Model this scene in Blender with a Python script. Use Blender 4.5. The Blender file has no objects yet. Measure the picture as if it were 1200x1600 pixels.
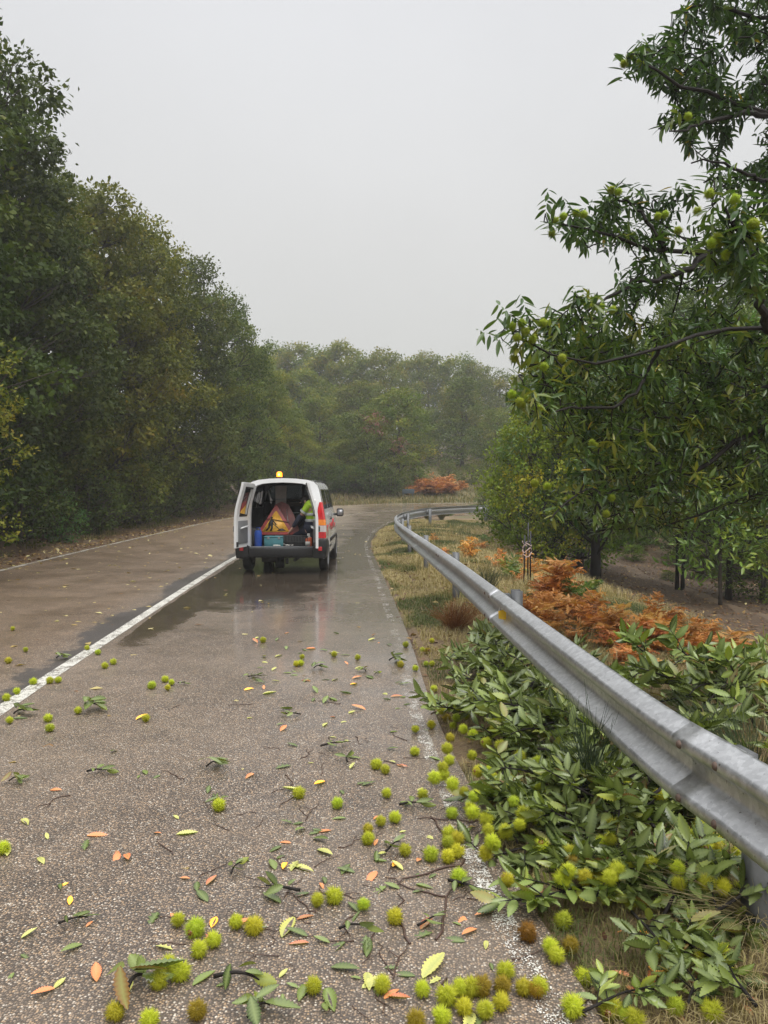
import bpy, bmesh, math, random
import numpy as np
from mathutils import Vector, Matrix
random.seed(7); RNG = np.random.default_rng(7)
S = bpy.context.scene
R = math.radians

# ------------------------------------------------------------------ camera
CAM_H = 1.6; PITCH = R(1.67)
cam = bpy.data.cameras.new('camera'); cam_o = bpy.data.objects.new('camera', cam)
S.collection.objects.link(cam_o); S.camera = cam_o
cam_o.location = (0, 0, CAM_H); cam_o.rotation_euler = (R(90) - PITCH, 0, 0)
cam.sensor_fit = 'HORIZONTAL'; cam.sensor_width = 36; cam.lens = 36
cam.clip_start = 0.05; cam.clip_end = 2000
S.render.resolution_x = 768; S.render.resolution_y = 1024

# ------------------------------------------------------------------ world: overcast sky
SUN_EL, SUN_AZ = R(58), R(150)
W = bpy.data.worlds.new('World'); S.world = W; W.use_nodes = True
nt = W.node_tree; nt.nodes.clear()
def N(tree, kind, **kw):
    n = tree.nodes.new(kind)
    for k, v in kw.items(): setattr(n, k, v)
    return n
out = N(nt, 'ShaderNodeOutputWorld'); bg = N(nt, 'ShaderNodeBackground')
sky = N(nt, 'ShaderNodeTexSky', sky_type='NISHITA'); sky.sun_disc = False
sky.sun_elevation = SUN_EL; sky.sun_rotation = SUN_AZ
sky.air_density = 2.0; sky.dust_density = 8.0
skb = N(nt, 'ShaderNodeMix', data_type='RGBA', blend_type='MULTIPLY'); skb.inputs[0].default_value = 1
skb.inputs[7].default_value = (0.07, 0.07, 0.07, 1)
tc = N(nt, 'ShaderNodeTexCoord'); sx = N(nt, 'ShaderNodeSeparateXYZ')
rmp = N(nt, 'ShaderNodeValToRGB')
el = rmp.color_ramp.elements
el[0].position = 0.0; el[0].color = (0.52, 0.525, 0.51, 1)
el[1].position = 1.0; el[1].color = (2.7, 2.72, 2.8, 1)
for p, c in ((0.10, (0.54, 0.545, 0.528, 1)), (0.30, (0.605, 0.605, 0.60, 1)), (0.56, (0.66, 0.665, 0.685, 1)), (0.78, (1.45, 1.46, 1.5, 1))):
    e = el.new(p); e.color = c
mixw = N(nt, 'ShaderNodeMix', data_type='RGBA'); mixw.inputs[0].default_value = 0.93
nz = N(nt, 'ShaderNodeTexNoise'); nz.inputs['Scale'].default_value = 1.7; nz.inputs['Detail'].default_value = 4
nz.inputs['Roughness'].default_value = 0.45
mr = N(nt, 'ShaderNodeMapRange'); mr.inputs[1].default_value = 0.3; mr.inputs[2].default_value = 0.7
mr.inputs[3].default_value = 0.93; mr.inputs[4].default_value = 1.06
vm = N(nt, 'ShaderNodeVectorMath', operation='SCALE')
L = nt.links.new
L(tc.outputs['Generated'], sx.inputs[0]); L(sx.outputs['Z'], rmp.inputs[0])
L(tc.outputs['Generated'], nz.inputs['Vector']); L(nz.outputs['Fac'], mr.inputs[0])
L(sky.outputs[0], skb.inputs[6]); L(skb.outputs[2], mixw.inputs[6]); L(rmp.outputs[0], mixw.inputs[7])
L(mixw.outputs[2], vm.inputs[0]); L(mr.outputs[0], vm.inputs['Scale']); L(vm.outputs[0], bg.inputs[0])
bg.inputs[1].default_value = 1.0; L(bg.outputs[0], out.inputs[0])
# veiled sun
sl = bpy.data.lights.new('sun', 'SUN'); so = bpy.data.objects.new('sun', sl); S.collection.objects.link(so)
sl.energy = 1.7; sl.angle = R(35); sl.color = (1.0, 0.97, 0.92)
so.rotation_euler = (R(90) - SUN_EL, 0, -SUN_AZ + math.pi)
S.view_settings.view_transform = 'Standard'; S.view_settings.look = 'None'
S.view_settings.exposure = 0.28; S.view_settings.gamma = 1.0
S.view_settings.use_curve_mapping = False
S.cycles.max_bounces = 7; S.cycles.diffuse_bounces = 3; S.cycles.glossy_bounces = 3
S.cycles.transmission_bounces = 4; S.cycles.transparent_max_bounces = 12; S.cycles.volume_bounces = 1
S.cycles.use_denoising = True

# ------------------------------------------------------------------ object helpers
COL = S.collection
def tag(o, label=None, cat=None, group=None, kind=None):
    if label: o['label'] = label
    if cat: o['category'] = cat
    if group: o['group'] = group
    if kind: o['kind'] = kind
    return o
def empty(name, loc=(0, 0, 0), rz=0, sc=1.0):
    o = bpy.data.objects.new(name, None); COL.objects.link(o)
    o.location = loc; o.rotation_euler = (0, 0, rz); o.scale = (sc, sc, sc); o.empty_display_size = 0.1
    return o
def link(name, me, parent=None, loc=None):
    o = bpy.data.objects.new(name, me); COL.objects.link(o)
    if parent: o.parent = parent
    if loc is not None: o.location = loc
    return o
def copy_tree(o, parent=None):
    c = o.copy(); COL.objects.link(c); c.parent = parent
    for ch in [k for k in o.children]: copy_tree(ch, c)
    return c
def npmesh(name, verts, faces, mats, midx=None, attrs=None, smooth=False):
    """verts (N,3); faces: list of int arrays (M,k)"""
    me = bpy.data.meshes.new(name)
    faces = [np.asarray(f, dtype=np.int32) for f in (faces if isinstance(faces, list) else [faces]) if len(f)]
    verts = np.asarray(verts, dtype=np.float32)
    me.vertices.add(len(verts)); me.vertices.foreach_set('co', verts.ravel())
    nl = sum(f.size for f in faces); npo = sum(len(f) for f in faces)
    me.loops.add(nl); me.polygons.add(npo)
    me.loops.foreach_set('vertex_index', np.concatenate([f.ravel() for f in faces]))
    tot = np.concatenate([np.full(len(f), f.shape[1], dtype=np.int32) for f in faces])
    st = np.concatenate([[0], np.cumsum(tot)[:-1]]).astype(np.int32)
    me.polygons.foreach_set('loop_start', st)
    for m in (mats if isinstance(mats, (list, tuple)) else [mats]): me.materials.append(m)
    if midx is not None: me.polygons.foreach_set('material_index', np.asarray(midx, dtype=np.int32))
    if smooth: me.polygons.foreach_set('use_smooth', np.ones(npo, dtype=bool))
    me.update(calc_edges=True)
    for k, v in (attrs or {}).items():
        v = np.asarray(v, dtype=np.float32)
        if v.ndim == 1:
            a = me.attributes.new(k, 'FLOAT', 'POINT'); a.data.foreach_set('value', v)
        else:
            a = me.attributes.new(k, 'FLOAT_COLOR', 'POINT')
            c = np.ones((len(v), 4), dtype=np.float32); c[:, :3] = v; a.data.foreach_set('color', c.ravel())
    me.validate()
    return me
def unit(v):
    v = np.asarray(v, dtype=float); n = np.linalg.norm(v, axis=-1, keepdims=True); n[n == 0] = 1
    return v / n
def tubes(paths, radii, sides=4, cap=False):
    """paths (N,S,3) radii (N,S) -> verts, quads"""
    paths = np.asarray(paths, float); radii = np.asarray(radii, float)
    n, s, _ = paths.shape
    t = np.gradient(paths, axis=1); t = unit(t)
    ref = np.where(np.abs(t[..., 2:3]) > 0.9, np.array([1., 0, 0]), np.array([0, 0, 1.]))
    a = unit(np.cross(t, ref)); b = np.cross(t, a)
    ang = np.arange(sides) * 2 * np.pi / sides
    v = paths[:, :, None, :] + radii[:, :, None, None] * (np.cos(ang)[None, None, :, None] * a[:, :, None, :] + np.sin(ang)[None, None, :, None] * b[:, :, None, :])
    i = np.arange(n)[:, None, None] * s * sides; j = np.arange(s - 1)[None, :, None] * sides; k = np.arange(sides)[None, None, :]
    k2 = (k + 1) % sides
    f = np.stack([i + j + k, i + j + k2, i + j + sides + k2, i + j + sides + k], -1).reshape(-1, 4)
    return v.reshape(-1, 3), f
class Acc:
    def __init__(s): s.v = []; s.f = []; s.m = []; s.a = []; s.n = 0
    def add(s, v, f, mi=0, a=None):
        v = np.asarray(v, float).reshape(-1, 3)
        for ff in (f if isinstance(f, list) else [f]):
            ff = np.asarray(ff, int); s.f.append(ff + s.n); s.m.append(np.full(len(ff), mi))
        s.v.append(v); s.a.append(np.zeros(len(v)) if a is None else np.broadcast_to(a, (len(v),)).copy()); s.n += len(v)
        return s
    def tube(s, pts, rad, sides=8, mi=0, cap=True):
        pts = np.asarray(pts, float); rad = np.broadcast_to(rad, (len(pts),))
        v, f = tubes(pts[None], rad[None], sides)
        fs = [f]
        if cap:
            fs.append(np.arange(sides)[None, ::-1]); fs.append((np.arange(sides) + (len(pts) - 1) * sides)[None])
        s.add(v, fs, mi); return s
    def box(s, c, d, mi=0, rot=None):
        c = np.array(c, float); d = np.array(d, float) / 2
        v = np.array([[x, y, z] for x in (-1, 1) for y in (-1, 1) for z in (-1, 1)]) * d
        if rot is not None: v = v @ np.array(rot).T
        s.add(v + c, np.array([[0, 1, 3, 2], [4, 6, 7, 5], [0, 4, 5, 1], [2, 3, 7, 6], [0, 2, 6, 4], [1, 5, 7, 3]]), mi); return s
    def lathe(s, prof, c=(0, 0, 0), n=20, mi=0, axis='z'):
        prof = np.asarray(prof, float); ang = np.arange(n) * 2 * np.pi / n
        v = np.stack([prof[:, None, 0] * np.cos(ang), prof[:, None, 0] * np.sin(ang), np.repeat(prof[:, None, 1], n, 1)], -1)
        if axis == 'x': v = v[..., [2, 0, 1]]
        if axis == 'y': v = v[..., [1, 2, 0]]
        i = np.arange(len(prof) - 1)[:, None] * n; k = np.arange(n)[None]; k2 = (k + 1) % n
        f = np.stack([i + k, i + k2, i + n + k2, i + n + k], -1).reshape(-1, 4)
        s.add(v.reshape(-1, 3) + np.array(c), f, mi); return s
    def prism(s, poly, y0, y1, mi=0):
        """poly in xz, extruded along y"""
        p = np.asarray(poly, float); n = len(p)
        v = np.concatenate([np.stack([p[:, 0], np.full(n, y0), p[:, 1]], -1), np.stack([p[:, 0], np.full(n, y1), p[:, 1]], -1)])
        k = np.arange(n); k2 = (k + 1) % n
        s.add(v, [np.stack([k, k2, k2 + n, k + n], -1), np.arange(n)[None, ::-1], (np.arange(n) + n)[None]], mi); return s
    def mesh(s, name, mats, smooth=False, attr='tint'):
        return npmesh(name, np.concatenate(s.v), s.f, mats, np.concatenate(s.m), {attr: np.concatenate(s.a)}, smooth)
    def build(s, name, mats, parent=None, smooth=False, bevel=0, loc=None):
        o = link(name, s.mesh(name, mats, smooth), parent, loc)
        if smooth:
            bm = bmesh.new(); bm.from_mesh(o.data); bmesh.ops.recalc_face_normals(bm, faces=bm.faces)
            for e in bm.edges:
                if len(e.link_faces) == 2 and e.calc_face_angle(0) > R(38): e.smooth = False
            bm.to_mesh(o.data); bm.free()
        else:
            bm = bmesh.new(); bm.from_mesh(o.data); bmesh.ops.recalc_face_normals(bm, faces=bm.faces); bm.to_mesh(o.data); bm.free()
        if bevel:
            m = o.modifiers.new('bevel', 'BEVEL'); m.width = bevel; m.segments = 2; m.limit_method = 'ANGLE'; m.angle_limit = R(40)
        return o

# ------------------------------------------------------------------ material helpers
def mat(name):
    m = bpy.data.materials.new(name); m.use_nodes = True; t = m.node_tree; t.nodes.clear()
    o = N(t, 'ShaderNodeOutputMaterial'); p = N(t, 'ShaderNodeBsdfPrincipled'); t.links.new(p.outputs[0], o.inputs[0])
    return m, t, p, o
def ramp(t, stops, interp='LINEAR'):
    r = N(t, 'ShaderNodeValToRGB'); r.color_ramp.interpolation = interp
    e = r.color_ramp.elements
    e[0].position = stops[0][0]; e[0].color = (*stops[0][1], 1); e[1].position = stops[-1][0]; e[1].color = (*stops[-1][1], 1)
    for p, c in stops[1:-1]:
        k = e.new(p); k.color = (*c, 1)
    return r
def noise(t, scale, detail=3, rough=0.5, vec=None, dist=0):
    n = N(t, 'ShaderNodeTexNoise'); n.inputs['Scale'].default_value = scale; n.inputs['Detail'].default_value = detail
    n.inputs['Roughness'].default_value = rough; n.inputs['Distortion'].default_value = dist
    if vec is not None: t.links.new(vec, n.inputs['Vector'])
    return n
def math_n(t, op, a, b=None):
    m = N(t, 'ShaderNodeMath', operation=op)
    for i, v in enumerate((a, b)):
        if v is None: continue
        if isinstance(v, (int, float)): m.inputs[i].default_value = v
        else: t.links.new(v, m.inputs[i])
    return m.outputs[0]
def mixc(t, f, a, b, blend='MIX'):
    m = N(t, 'ShaderNodeMix', data_type='RGBA', blend_type=blend)
    for i, v in ((0, f), (6, a), (7, b)):
        if isinstance(v, (int, float)): m.inputs[i].default_value = v
        elif isinstance(v, tuple): m.inputs[i].default_value = (*v, 1)
        else: t.links.new(v, m.inputs[i])
    return m.outputs[2]
def maprange(t, v, a, b, c, d):
    m = N(t, 'ShaderNodeMapRange'); t.links.new(v, m.inputs[0])
    for i, x in enumerate((a, b, c, d)): m.inputs[i + 1].default_value = x
    return m.outputs[0]
def bump(t, h, p, strength=0.3, dist=0.01):
    b = N(t, 'ShaderNodeBump'); b.inputs['Strength'].default_value = strength; b.inputs['Distance'].default_value = dist
    t.links.new(h, b.inputs['Height']); t.links.new(b.outputs[0], p.inputs['Normal']); return b
def attr(t, name, kind='Fac'):
    a = N(t, 'ShaderNodeAttribute'); a.attribute_name = name; return a.outputs[kind]
def simple(name, col, rough=0.5, metal=0.0, var=0.15, scale=8, bmp=0.0, coat=0, spec=.5):
    m, t, p, o = mat(name); tcn = N(t, 'ShaderNodeTexCoord')
    n = noise(t, scale, 4, 0.6, tcn.outputs['Object'])
    f = maprange(t, n.outputs['Fac'], 0.3, 0.7, 1 - var, 1 + var)
    vmn = N(t, 'ShaderNodeVectorMath', operation='SCALE'); vmn.inputs[0].default_value = col; t.links.new(f, vmn.inputs['Scale'])
    t.links.new(vmn.outputs[0], p.inputs['Base Color'])
    t.links.new(maprange(t, n.outputs['Fac'], 0.3, 0.7, rough * 0.85, min(1, rough * 1.15)), p.inputs['Roughness'])
    p.inputs['Specular IOR Level'].default_value = spec; p.inputs['Metallic'].default_value = metal; p.inputs['Coat Weight'].default_value = coat
    if bmp: bump(t, n.outputs['Fac'], p, bmp, 0.01)
    return m
def leafmat(name, stops, trans=0.25, rough=0.4, back=1.25, backcol=None, objrand=0.12, spec=0.5):
    m, t, p, o = mat(name)
    r = ramp(t, stops); t.links.new(attr(t, 'tint'), r.inputs[0])
    oi = N(t, 'ShaderNodeObjectInfo')
    c = mixc(t, 1.0, r.outputs[0], oi.outputs['Color'], 'MULTIPLY')
    hs = N(t, 'ShaderNodeHueSaturation'); t.links.new(c, hs.inputs['Color'])
    t.links.new(maprange(t, oi.outputs['Random'], 0, 1, 1 - objrand, 1 + objrand), hs.inputs['Value'])
    t.links.new(maprange(t, oi.outputs['Random'], 0, 1, 0.5 - objrand * 0.08, 0.5 + objrand * 0.08), hs.inputs['Hue'])
    c = hs.outputs[0]
    geo = N(t, 'ShaderNodeNewGeometry')
    if backcol: c = mixc(t, geo.outputs['Backfacing'], c, backcol)
    t.links.new(c, p.inputs['Base Color']); p.inputs['Roughness'].default_value = rough
    p.inputs['Specular IOR Level'].default_value = spec
    tr = N(t, 'ShaderNodeBsdfTranslucent')
    t.links.new(mixc(t, 1.0, c, (1.3, 1.35, 0.6), 'MULTIPLY'), tr.inputs[0])
    mx = N(t, 'ShaderNodeMixShader'); mx.inputs[0].default_value = trans
    t.links.new(p.outputs[0], mx.inputs[1]); t.links.new(tr.outputs[0], mx.inputs[2]); t.links.new(mx.outputs[0], o.inputs[0])
    return m

# ------------------------------------------------------------------ road geometry (plan, metres)
def catmull(pts, step=0.25):
    p = np.array(pts, float); p = np.vstack([2 * p[0] - p[1], p, 2 * p[-1] - p[-2]]); o = []
    for i in range(1, len(p) - 2):
        d = np.linalg.norm(p[i + 1] - p[i]); n = max(2, int(d / step)); t = (np.arange(n) / n)[:, None]
        o.append(0.5 * ((2 * p[i]) + (-p[i - 1] + p[i + 1]) * t + (2 * p[i - 1] - 5 * p[i] + 4 * p[i + 1] - p[i + 2]) * t ** 2 + (-p[i - 1] + 3 * p[i] - 3 * p[i + 1] + p[i + 2]) * t ** 3))
    o.append(p[-2][None]); return np.vstack(o)
def resample(p, n):
    d = np.concatenate([[0], np.cumsum(np.linalg.norm(np.diff(p, axis=0), axis=1))]); s = np.linspace(0, d[-1], n)
    return np.stack([np.interp(s, d, p[:, k]) for k in range(p.shape[1])], -1)
RE = catmull([(2.2, -8), (1.5, -4), (0.78, 0), (0.5, 2.4), (0.40, 3.1), (0.34, 3.9), (0.22, 5.5), (0.12, 8.5), (-0.12, 13.5), (-0.45, 20), (-0.52, 24), (-0.25, 29.5), (0.55, 34.5), (2.6, 37.6), (6, 39.2), (12, 40), (22, 40.5), (40, 42)])
CE = catmull([(-1.2, -8), (-1.8, -4), (-2.3, 0), (-2.55, 3), (-2.78, 5.57), (-2.95, 8.17), (-3.31, 14.2), (-3.5, 18.3), (-3.62, 24), (-3.5, 30), (-2.9, 35), (-1.4, 39.4), (1.0, 42.6), (5, 44.1), (12, 45), (22, 45.5), (40, 47)])
LE = catmull([(-4.6, -8), (-5.4, -4), (-6.0, 0), (-6.7, 5), (-7.2, 10), (-7.55, 15), (-7.9, 22.5), (-7.8, 31), (-7.1, 37), (-5.5, 42.3), (-2.9, 46.3), (0.8, 48.4), (4.5, 49.2), (12, 49.8), (22, 50.3), (40, 52)])
EDGE_OUT = 0.14
def offset(p, d):
    t = unit(np.gradient(p, axis=0)); return p + d * np.stack([t[:, 1], -t[:, 0]], -1)
REo = offset(RE, EDGE_OUT); LEo = offset(LE, -0.12)
def road_h(y):
    y = np.asarray(y, float)
    return np.where(y < 18, 0, np.where(y < 50, 0.00075 * (y - 18) ** 2, 0.768 + 0.075 * (y - 50)))
def seg_dist(px, py, poly):
    a = poly[:-1]; b = poly[1:]; d = b - a; l2 = (d ** 2).sum(1)
    out_ = np.empty(len(px))
    for i in range(0, len(px), 4000):
        q = np.stack([px[i:i + 4000], py[i:i + 4000]], -1)[:, None, :]
        t = np.clip(((q - a) * d).sum(-1) / l2, 0, 1)
        out_[i:i + 4000] = np.sqrt((((a + t[..., None] * d) - q) ** 2).sum(-1)).min(1)
    return out_
POLY = np.vstack([resample(REo, 130), resample(LEo, 130)[::-1]])
REs, LEs = resample(REo, 130), resample(LEo, 130)
def inside(px, py, poly=None):
    poly = POLY if poly is None else poly
    c = np.zeros(len(px), bool); j = len(poly) - 1
    for i in range(len(poly)):
        xi, yi = poly[i]; xj, yj = poly[j]
        if yi != yj: c ^= ((yi > py) != (yj > py)) & (px < (xj - xi) * (py - yi) / (yj - yi) + xi)
        j = i
    return c
def sstep(a, b, x):
    t = np.clip((x - a) / (b - a), 0, 1); return t * t * (3 - 2 * t)
def vnoise(x, y, s=1.0, seed=0):
    x = np.asarray(x) / s + seed * 17.3; y = np.asarray(y) / s + seed * 5.7
    xi = np.floor(x); yi = np.floor(y); fx = x - xi; fy = y - yi; fx = fx * fx * (3 - 2 * fx); fy = fy * fy * (3 - 2 * fy)
    def h(a, b):
        v = np.sin(a * 127.1 + b * 311.7 + seed) * 43758.5453; return v - np.floor(v)
    return (h(xi, yi) * (1 - fx) + h(xi + 1, yi) * fx) * (1 - fy) + (h(xi, yi + 1) * (1 - fx) + h(xi + 1, yi + 1) * fx) * fy
def terrain(x, y, full=False):
    x = np.atleast_1d(np.asarray(x, float)); y = np.atleast_1d(np.asarray(y, float))
    dr = seg_dist(x, y, REs); dl = seg_dist(x, y, LEs); ins = inside(x, y)
    right = (~ins) & (dr < dl); left = (~ins) & ~right
    base = road_h(np.where(left, np.minimum(y, 200), y))
    h = base.copy()
    bank = 1.9 * sstep(1.3, 5.5, dl) * (0.2 + 0.8 * sstep(2, -6, x) * sstep(50, 40, y)) + 0.05 * np.clip(dl - 5, 0, 40)
    h = np.where(left, h + bank + 0.16 * (vnoise(x, y, 0.9, 1) - .5) * sstep(0.2, 1.5, dl), h)
    fall = sstep(35, 24, y)
    rt = 0.05 * sstep(0.1, 0.8, dr) - 1.15 * sstep(2.0, 7.5, dr) * fall - 0.35 * sstep(6, 16, dr) * fall + 0.03 * np.clip(dr - 12, 0, 30)
    h = np.where(right, h + rt + 0.10 * (vnoise(x, y, 0.7, 2) - .5) * sstep(0.1, 1.0, dr), h)
    ed = np.minimum(dl, dr)
    h = np.where(ins, h - 0.05, h - 0.02 * (1 - sstep(0, 0.2, ed)))
    if full: return h, ins, left, right, dl, dr
    return h
def T(x, y):
    if 'GZ2' in globals() and -19 < x < 59 and -3 < y < 139:
        i = int(np.searchsorted(gx, x)) - 1; j = int(np.searchsorted(gy, y)) - 1
        u = (x - gx[i]) / (gx[i + 1] - gx[i]); v = (y - gy[j]) / (gy[j + 1] - gy[j]); q = GZ2
        return float((q[j, i] * (1 - u) + q[j, i + 1] * u) * (1 - v) + (q[j + 1, i] * (1 - u) + q[j + 1, i + 1] * u) * v)
    return float(terrain(x, y)[0])
_PA, _PB = POLY, np.roll(POLY, 1, 0)
def on_road(x, y):
    c = ((_PA[:, 1] > y) != (_PB[:, 1] > y)); a, b = _PA[c], _PB[c]
    return bool((x < (b[:, 0] - a[:, 0]) * (y - a[:, 1]) / (b[:, 1] - a[:, 1]) + a[:, 0]).sum() % 2)
ORD = ['first', 'second', 'third', 'fourth', 'fifth', 'sixth', 'seventh', 'eighth', 'ninth', 'tenth', 'eleventh', 'twelfth', 'thirteenth', 'fourteenth', 'fifteenth', 'sixteenth', 'seventeenth', 'eighteenth', 'nineteenth', 'twentieth']
ORD += ['twenty ' + o for o in ORD[:9]] + ['thirtieth'] + ['thirty ' + o for o in ORD[:9]] + ['fortieth'] + ['forty ' + o for o in ORD[:9]]
def SURF(x, y): return float(road_h(y)) + 0.004 if on_road(x, y) else T(x, y)
CAMP = np.array([0, 0, CAM_H]); FW = np.array([0, math.cos(PITCH), -math.sin(PITCH)]); UPV = np.array([0, math.sin(PITCH), math.cos(PITCH)])
def P(px, py, d):
    """point seen at photo pixel px,py at depth d metres"""
    return CAMP + d * (FW + (px - 600) / 1200 * np.array([1., 0, 0]) - (py - 800) / 1200 * UPV)
def proj(p):
    q = np.asarray(p) - CAMP; d = q @ FW
    return 600 + 1200 * q[..., 0] / d, 800 - 1200 * (q @ UPV) / d, d
def G(px, py, lift=0.0):
    """ground point below that line of sight"""
    d = 1.5; lo = d
    while d < 150:
        p = P(px, py, d)
        if p[2] < SURF(p[0], p[1]) + lift: break
        lo = d; d *= 1.06
    hi = d
    for _ in range(12):
        m = (lo + hi) / 2; p = P(px, py, m)
        if p[2] < SURF(p[0], p[1]) + lift: hi = m
        else: lo = m
    return P(px, py, hi)
# ------------------------------------------------------------------ setting materials
def asphalt():
    m, t, p, o = mat('wet_asphalt'); geo = N(t, 'ShaderNodeNewGeometry'); pos = geo.outputs['Position']
    v1 = N(t, 'ShaderNodeTexVoronoi'); v1.inputs['Scale'].default_value = 118; t.links.new(pos, v1.inputs['Vector'])
    v1.inputs['Randomness'].default_value = 1
    sc = N(t, 'ShaderNodeSeparateColor'); t.links.new(v1.outputs['Color'], sc.inputs[0])
    stones = ramp(t, [(0, (.07, .055, .045)), (.25, (.17, .125, .09)), (.45, (.30, .22, .155)), (.62, (.36, .275, .20)), (.78, (.48, .32, .18)), (.90, (.48, .41, .33)), (1, (.78, .72, .62))])
    t.links.new(sc.outputs[0], stones.inputs[0])
    gap = maprange(t, v1.outputs['Distance'], 0.28, 0.62, 0, 1)
    c = mixc(t, gap, stones.outputs[0], (.045, .036, .03))
    big = noise(t, 0.55, 4, 0.55, pos); med = noise(t, 5, 4, 0.6, pos)
    wear = attr(t, 'wear')
    c = mixc(t, maprange(t, big.outputs['Fac'], .35, .7, 0, .38), c, (.31, .25, .195))
    c = mixc(t, 1.0, c, mixc(t, maprange(t, med.outputs['Fac'], .3, .7, 0, 1), (.8, .8, .8), (1.15, 1.13, 1.1)), 'MULTIPLY')
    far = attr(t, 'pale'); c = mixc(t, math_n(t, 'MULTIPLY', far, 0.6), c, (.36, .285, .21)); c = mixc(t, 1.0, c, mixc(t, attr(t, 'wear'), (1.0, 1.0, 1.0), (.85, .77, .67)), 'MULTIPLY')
    tar = attr(t, 'tar'); tn = noise(t, 5, 8, 0.75, pos, .6)
    tmask = maprange(t, math_n(t, 'ADD', tar, math_n(t, 'MULTIPLY', math_n(t, 'SUBTRACT', tn.outputs['Fac'], .5), 2.2)), .40, .62, 0, 0.85)
    c = mixc(t, tmask, c, (.05, .045, .042))
    pud = attr(t, 'puddle'); pn = noise(t, 1.1, 10, 0.68, pos)
    pm = maprange(t, math_n(t, 'ADD', pud, math_n(t, 'MULTIPLY', math_n(t, 'SUBTRACT', pn.outputs['Fac'], .5), 1.1)), .40, .62, 0, 1)
    c = mixc(t, math_n(t, 'MULTIPLY', pm, 0.72), c, (.05, .04, .03))
    t.links.new(c, p.inputs['Base Color'])
    wn = noise(t, 1.3, 4, 0.6, pos); wet = attr(t, 'wet')
    w = maprange(t, math_n(t, 'ADD', wet, math_n(t, 'MULTIPLY', math_n(t, 'SUBTRACT', wn.outputs['Fac'], .5), 1.2)), .2, .9, 0, 1)
    r = maprange(t, w, 0, 1, .50, .26)
    rr = N(t, 'ShaderNodeMix'); rr.data_type = 'FLOAT'; t.links.new(pm, rr.inputs[0]); t.links.new(r, rr.inputs[2]); rr.inputs[3].default_value = .07
    t.links.new(rr.outputs[0], p.inputs['Roughness'])
    h = math_n(t, 'SUBTRACT', 1.0, v1.outputs['Distance'])
    b = bump(t, h, p, 0.5, 0.004)
    st = math_n(t, 'MULTIPLY', math_n(t, 'SUBTRACT', 1.0, pm), math_n(t, 'SUBTRACT', .75, math_n(t, 'MULTIPLY', w, .35)))
    t.links.new(math_n(t, 'ADD', st, .02), b.inputs['Strength'])
    p.inputs['Coat Weight'].default_value = 0.0
    t.links.new(math_n(t, 'MULTIPLY', w, 0.9), p.inputs['Coat Weight']); p.inputs['Coat Roughness'].default_value = 0.12
    return m
def groundmat():
    m, t, p, o = mat('ground_soil'); geo = N(t, 'ShaderNodeNewGeometry'); pos = geo.outputs['Position']
    g = attr(t, 'gcol', 'Color'); n1 = noise(t, 3, 6, .7, pos); n2 = noise(t, 38, 5, .7, pos)
    c = mixc(t, maprange(t, n1.outputs['Fac'], .35, .7, 0, .55), g, (.10, .065, .04))
    v = N(t, 'ShaderNodeTexVoronoi'); v.inputs['Scale'].default_value = 34; t.links.new(pos, v.inputs['Vector'])
    sc = N(t, 'ShaderNodeSeparateColor'); t.links.new(v.outputs['Color'], sc.inputs[0])
    c = mixc(t, maprange(t, sc.outputs[0], .55, .9, 0, .55), c, mixc(t, sc.outputs[1], (.22, .14, .07), (.10, .055, .03)))
    c = mixc(t, 1.0, c, mixc(t, n2.outputs['Fac'], (.55, .55, .55), (1.5, 1.5, 1.5)), 'MULTIPLY')
    t.links.new(c, p.inputs['Base Color']); p.inputs['Roughness'].default_value = .75
    bump(t, math_n(t, 'ADD', n2.outputs['Fac'], math_n(t, 'MULTIPLY', v.outputs['Distance'], .6)), p, .9, .03)
    return m
def paintmat(name, keep):
    m, t, p, o = mat(name); geo = N(t, 'ShaderNodeNewGeometry'); pos = geo.outputs['Position']
    v1 = N(t, 'ShaderNodeTexVoronoi'); v1.inputs['Scale'].default_value = 135; t.links.new(pos, v1.inputs['Vector'])
    n = noise(t, 4, 5, .7, pos); n2 = noise(t, 30, 4, .6, pos)
    k = math_n(t, 'ADD', math_n(t, 'MULTIPLY', n.outputs['Fac'], 1.0), math_n(t, 'MULTIPLY', v1.outputs['Distance'], -.5))
    k = math_n(t, 'ADD', k, math_n(t, 'MULTIPLY', n2.outputs['Fac'], .35))
    a = maprange(t, math_n(t, 'ADD', k, attr(t, 'wear')), keep, keep + .06, 0, 1)
    c = mixc(t, maprange(t, n2.outputs['Fac'], .35, .7, 0, 1), (.50, .48, .42), (.74, .72, .66))
    t.links.new(c, p.inputs['Base Color']); p.inputs['Roughness'].default_value = .4
    bump(t, v1.outputs['Distance'], p, -.4, .003)
    tr = N(t, 'ShaderNodeBsdfTransparent'); mx = N(t, 'ShaderNodeMixShader')
    t.links.new(a, mx.inputs[0]); t.links.new(tr.outputs[0], mx.inputs[1]); t.links.new(p.outputs[0], mx.inputs[2]); t.links.new(mx.outputs[0], o.inputs[0])
    return m
M = {}
M['asphalt'] = asphalt(); M['ground'] = groundmat()
M['paint_c'] = paintmat('centre_line_paint', .34); M['paint_e'] = paintmat('edge_line_paint', .545); M['paint_l'] = paintmat('far_edge_line_paint', .36)
M['path'] = simple('dirt_path', (.12, .082, .05), .8, var=.3, scale=3, bmp=.5)

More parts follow.
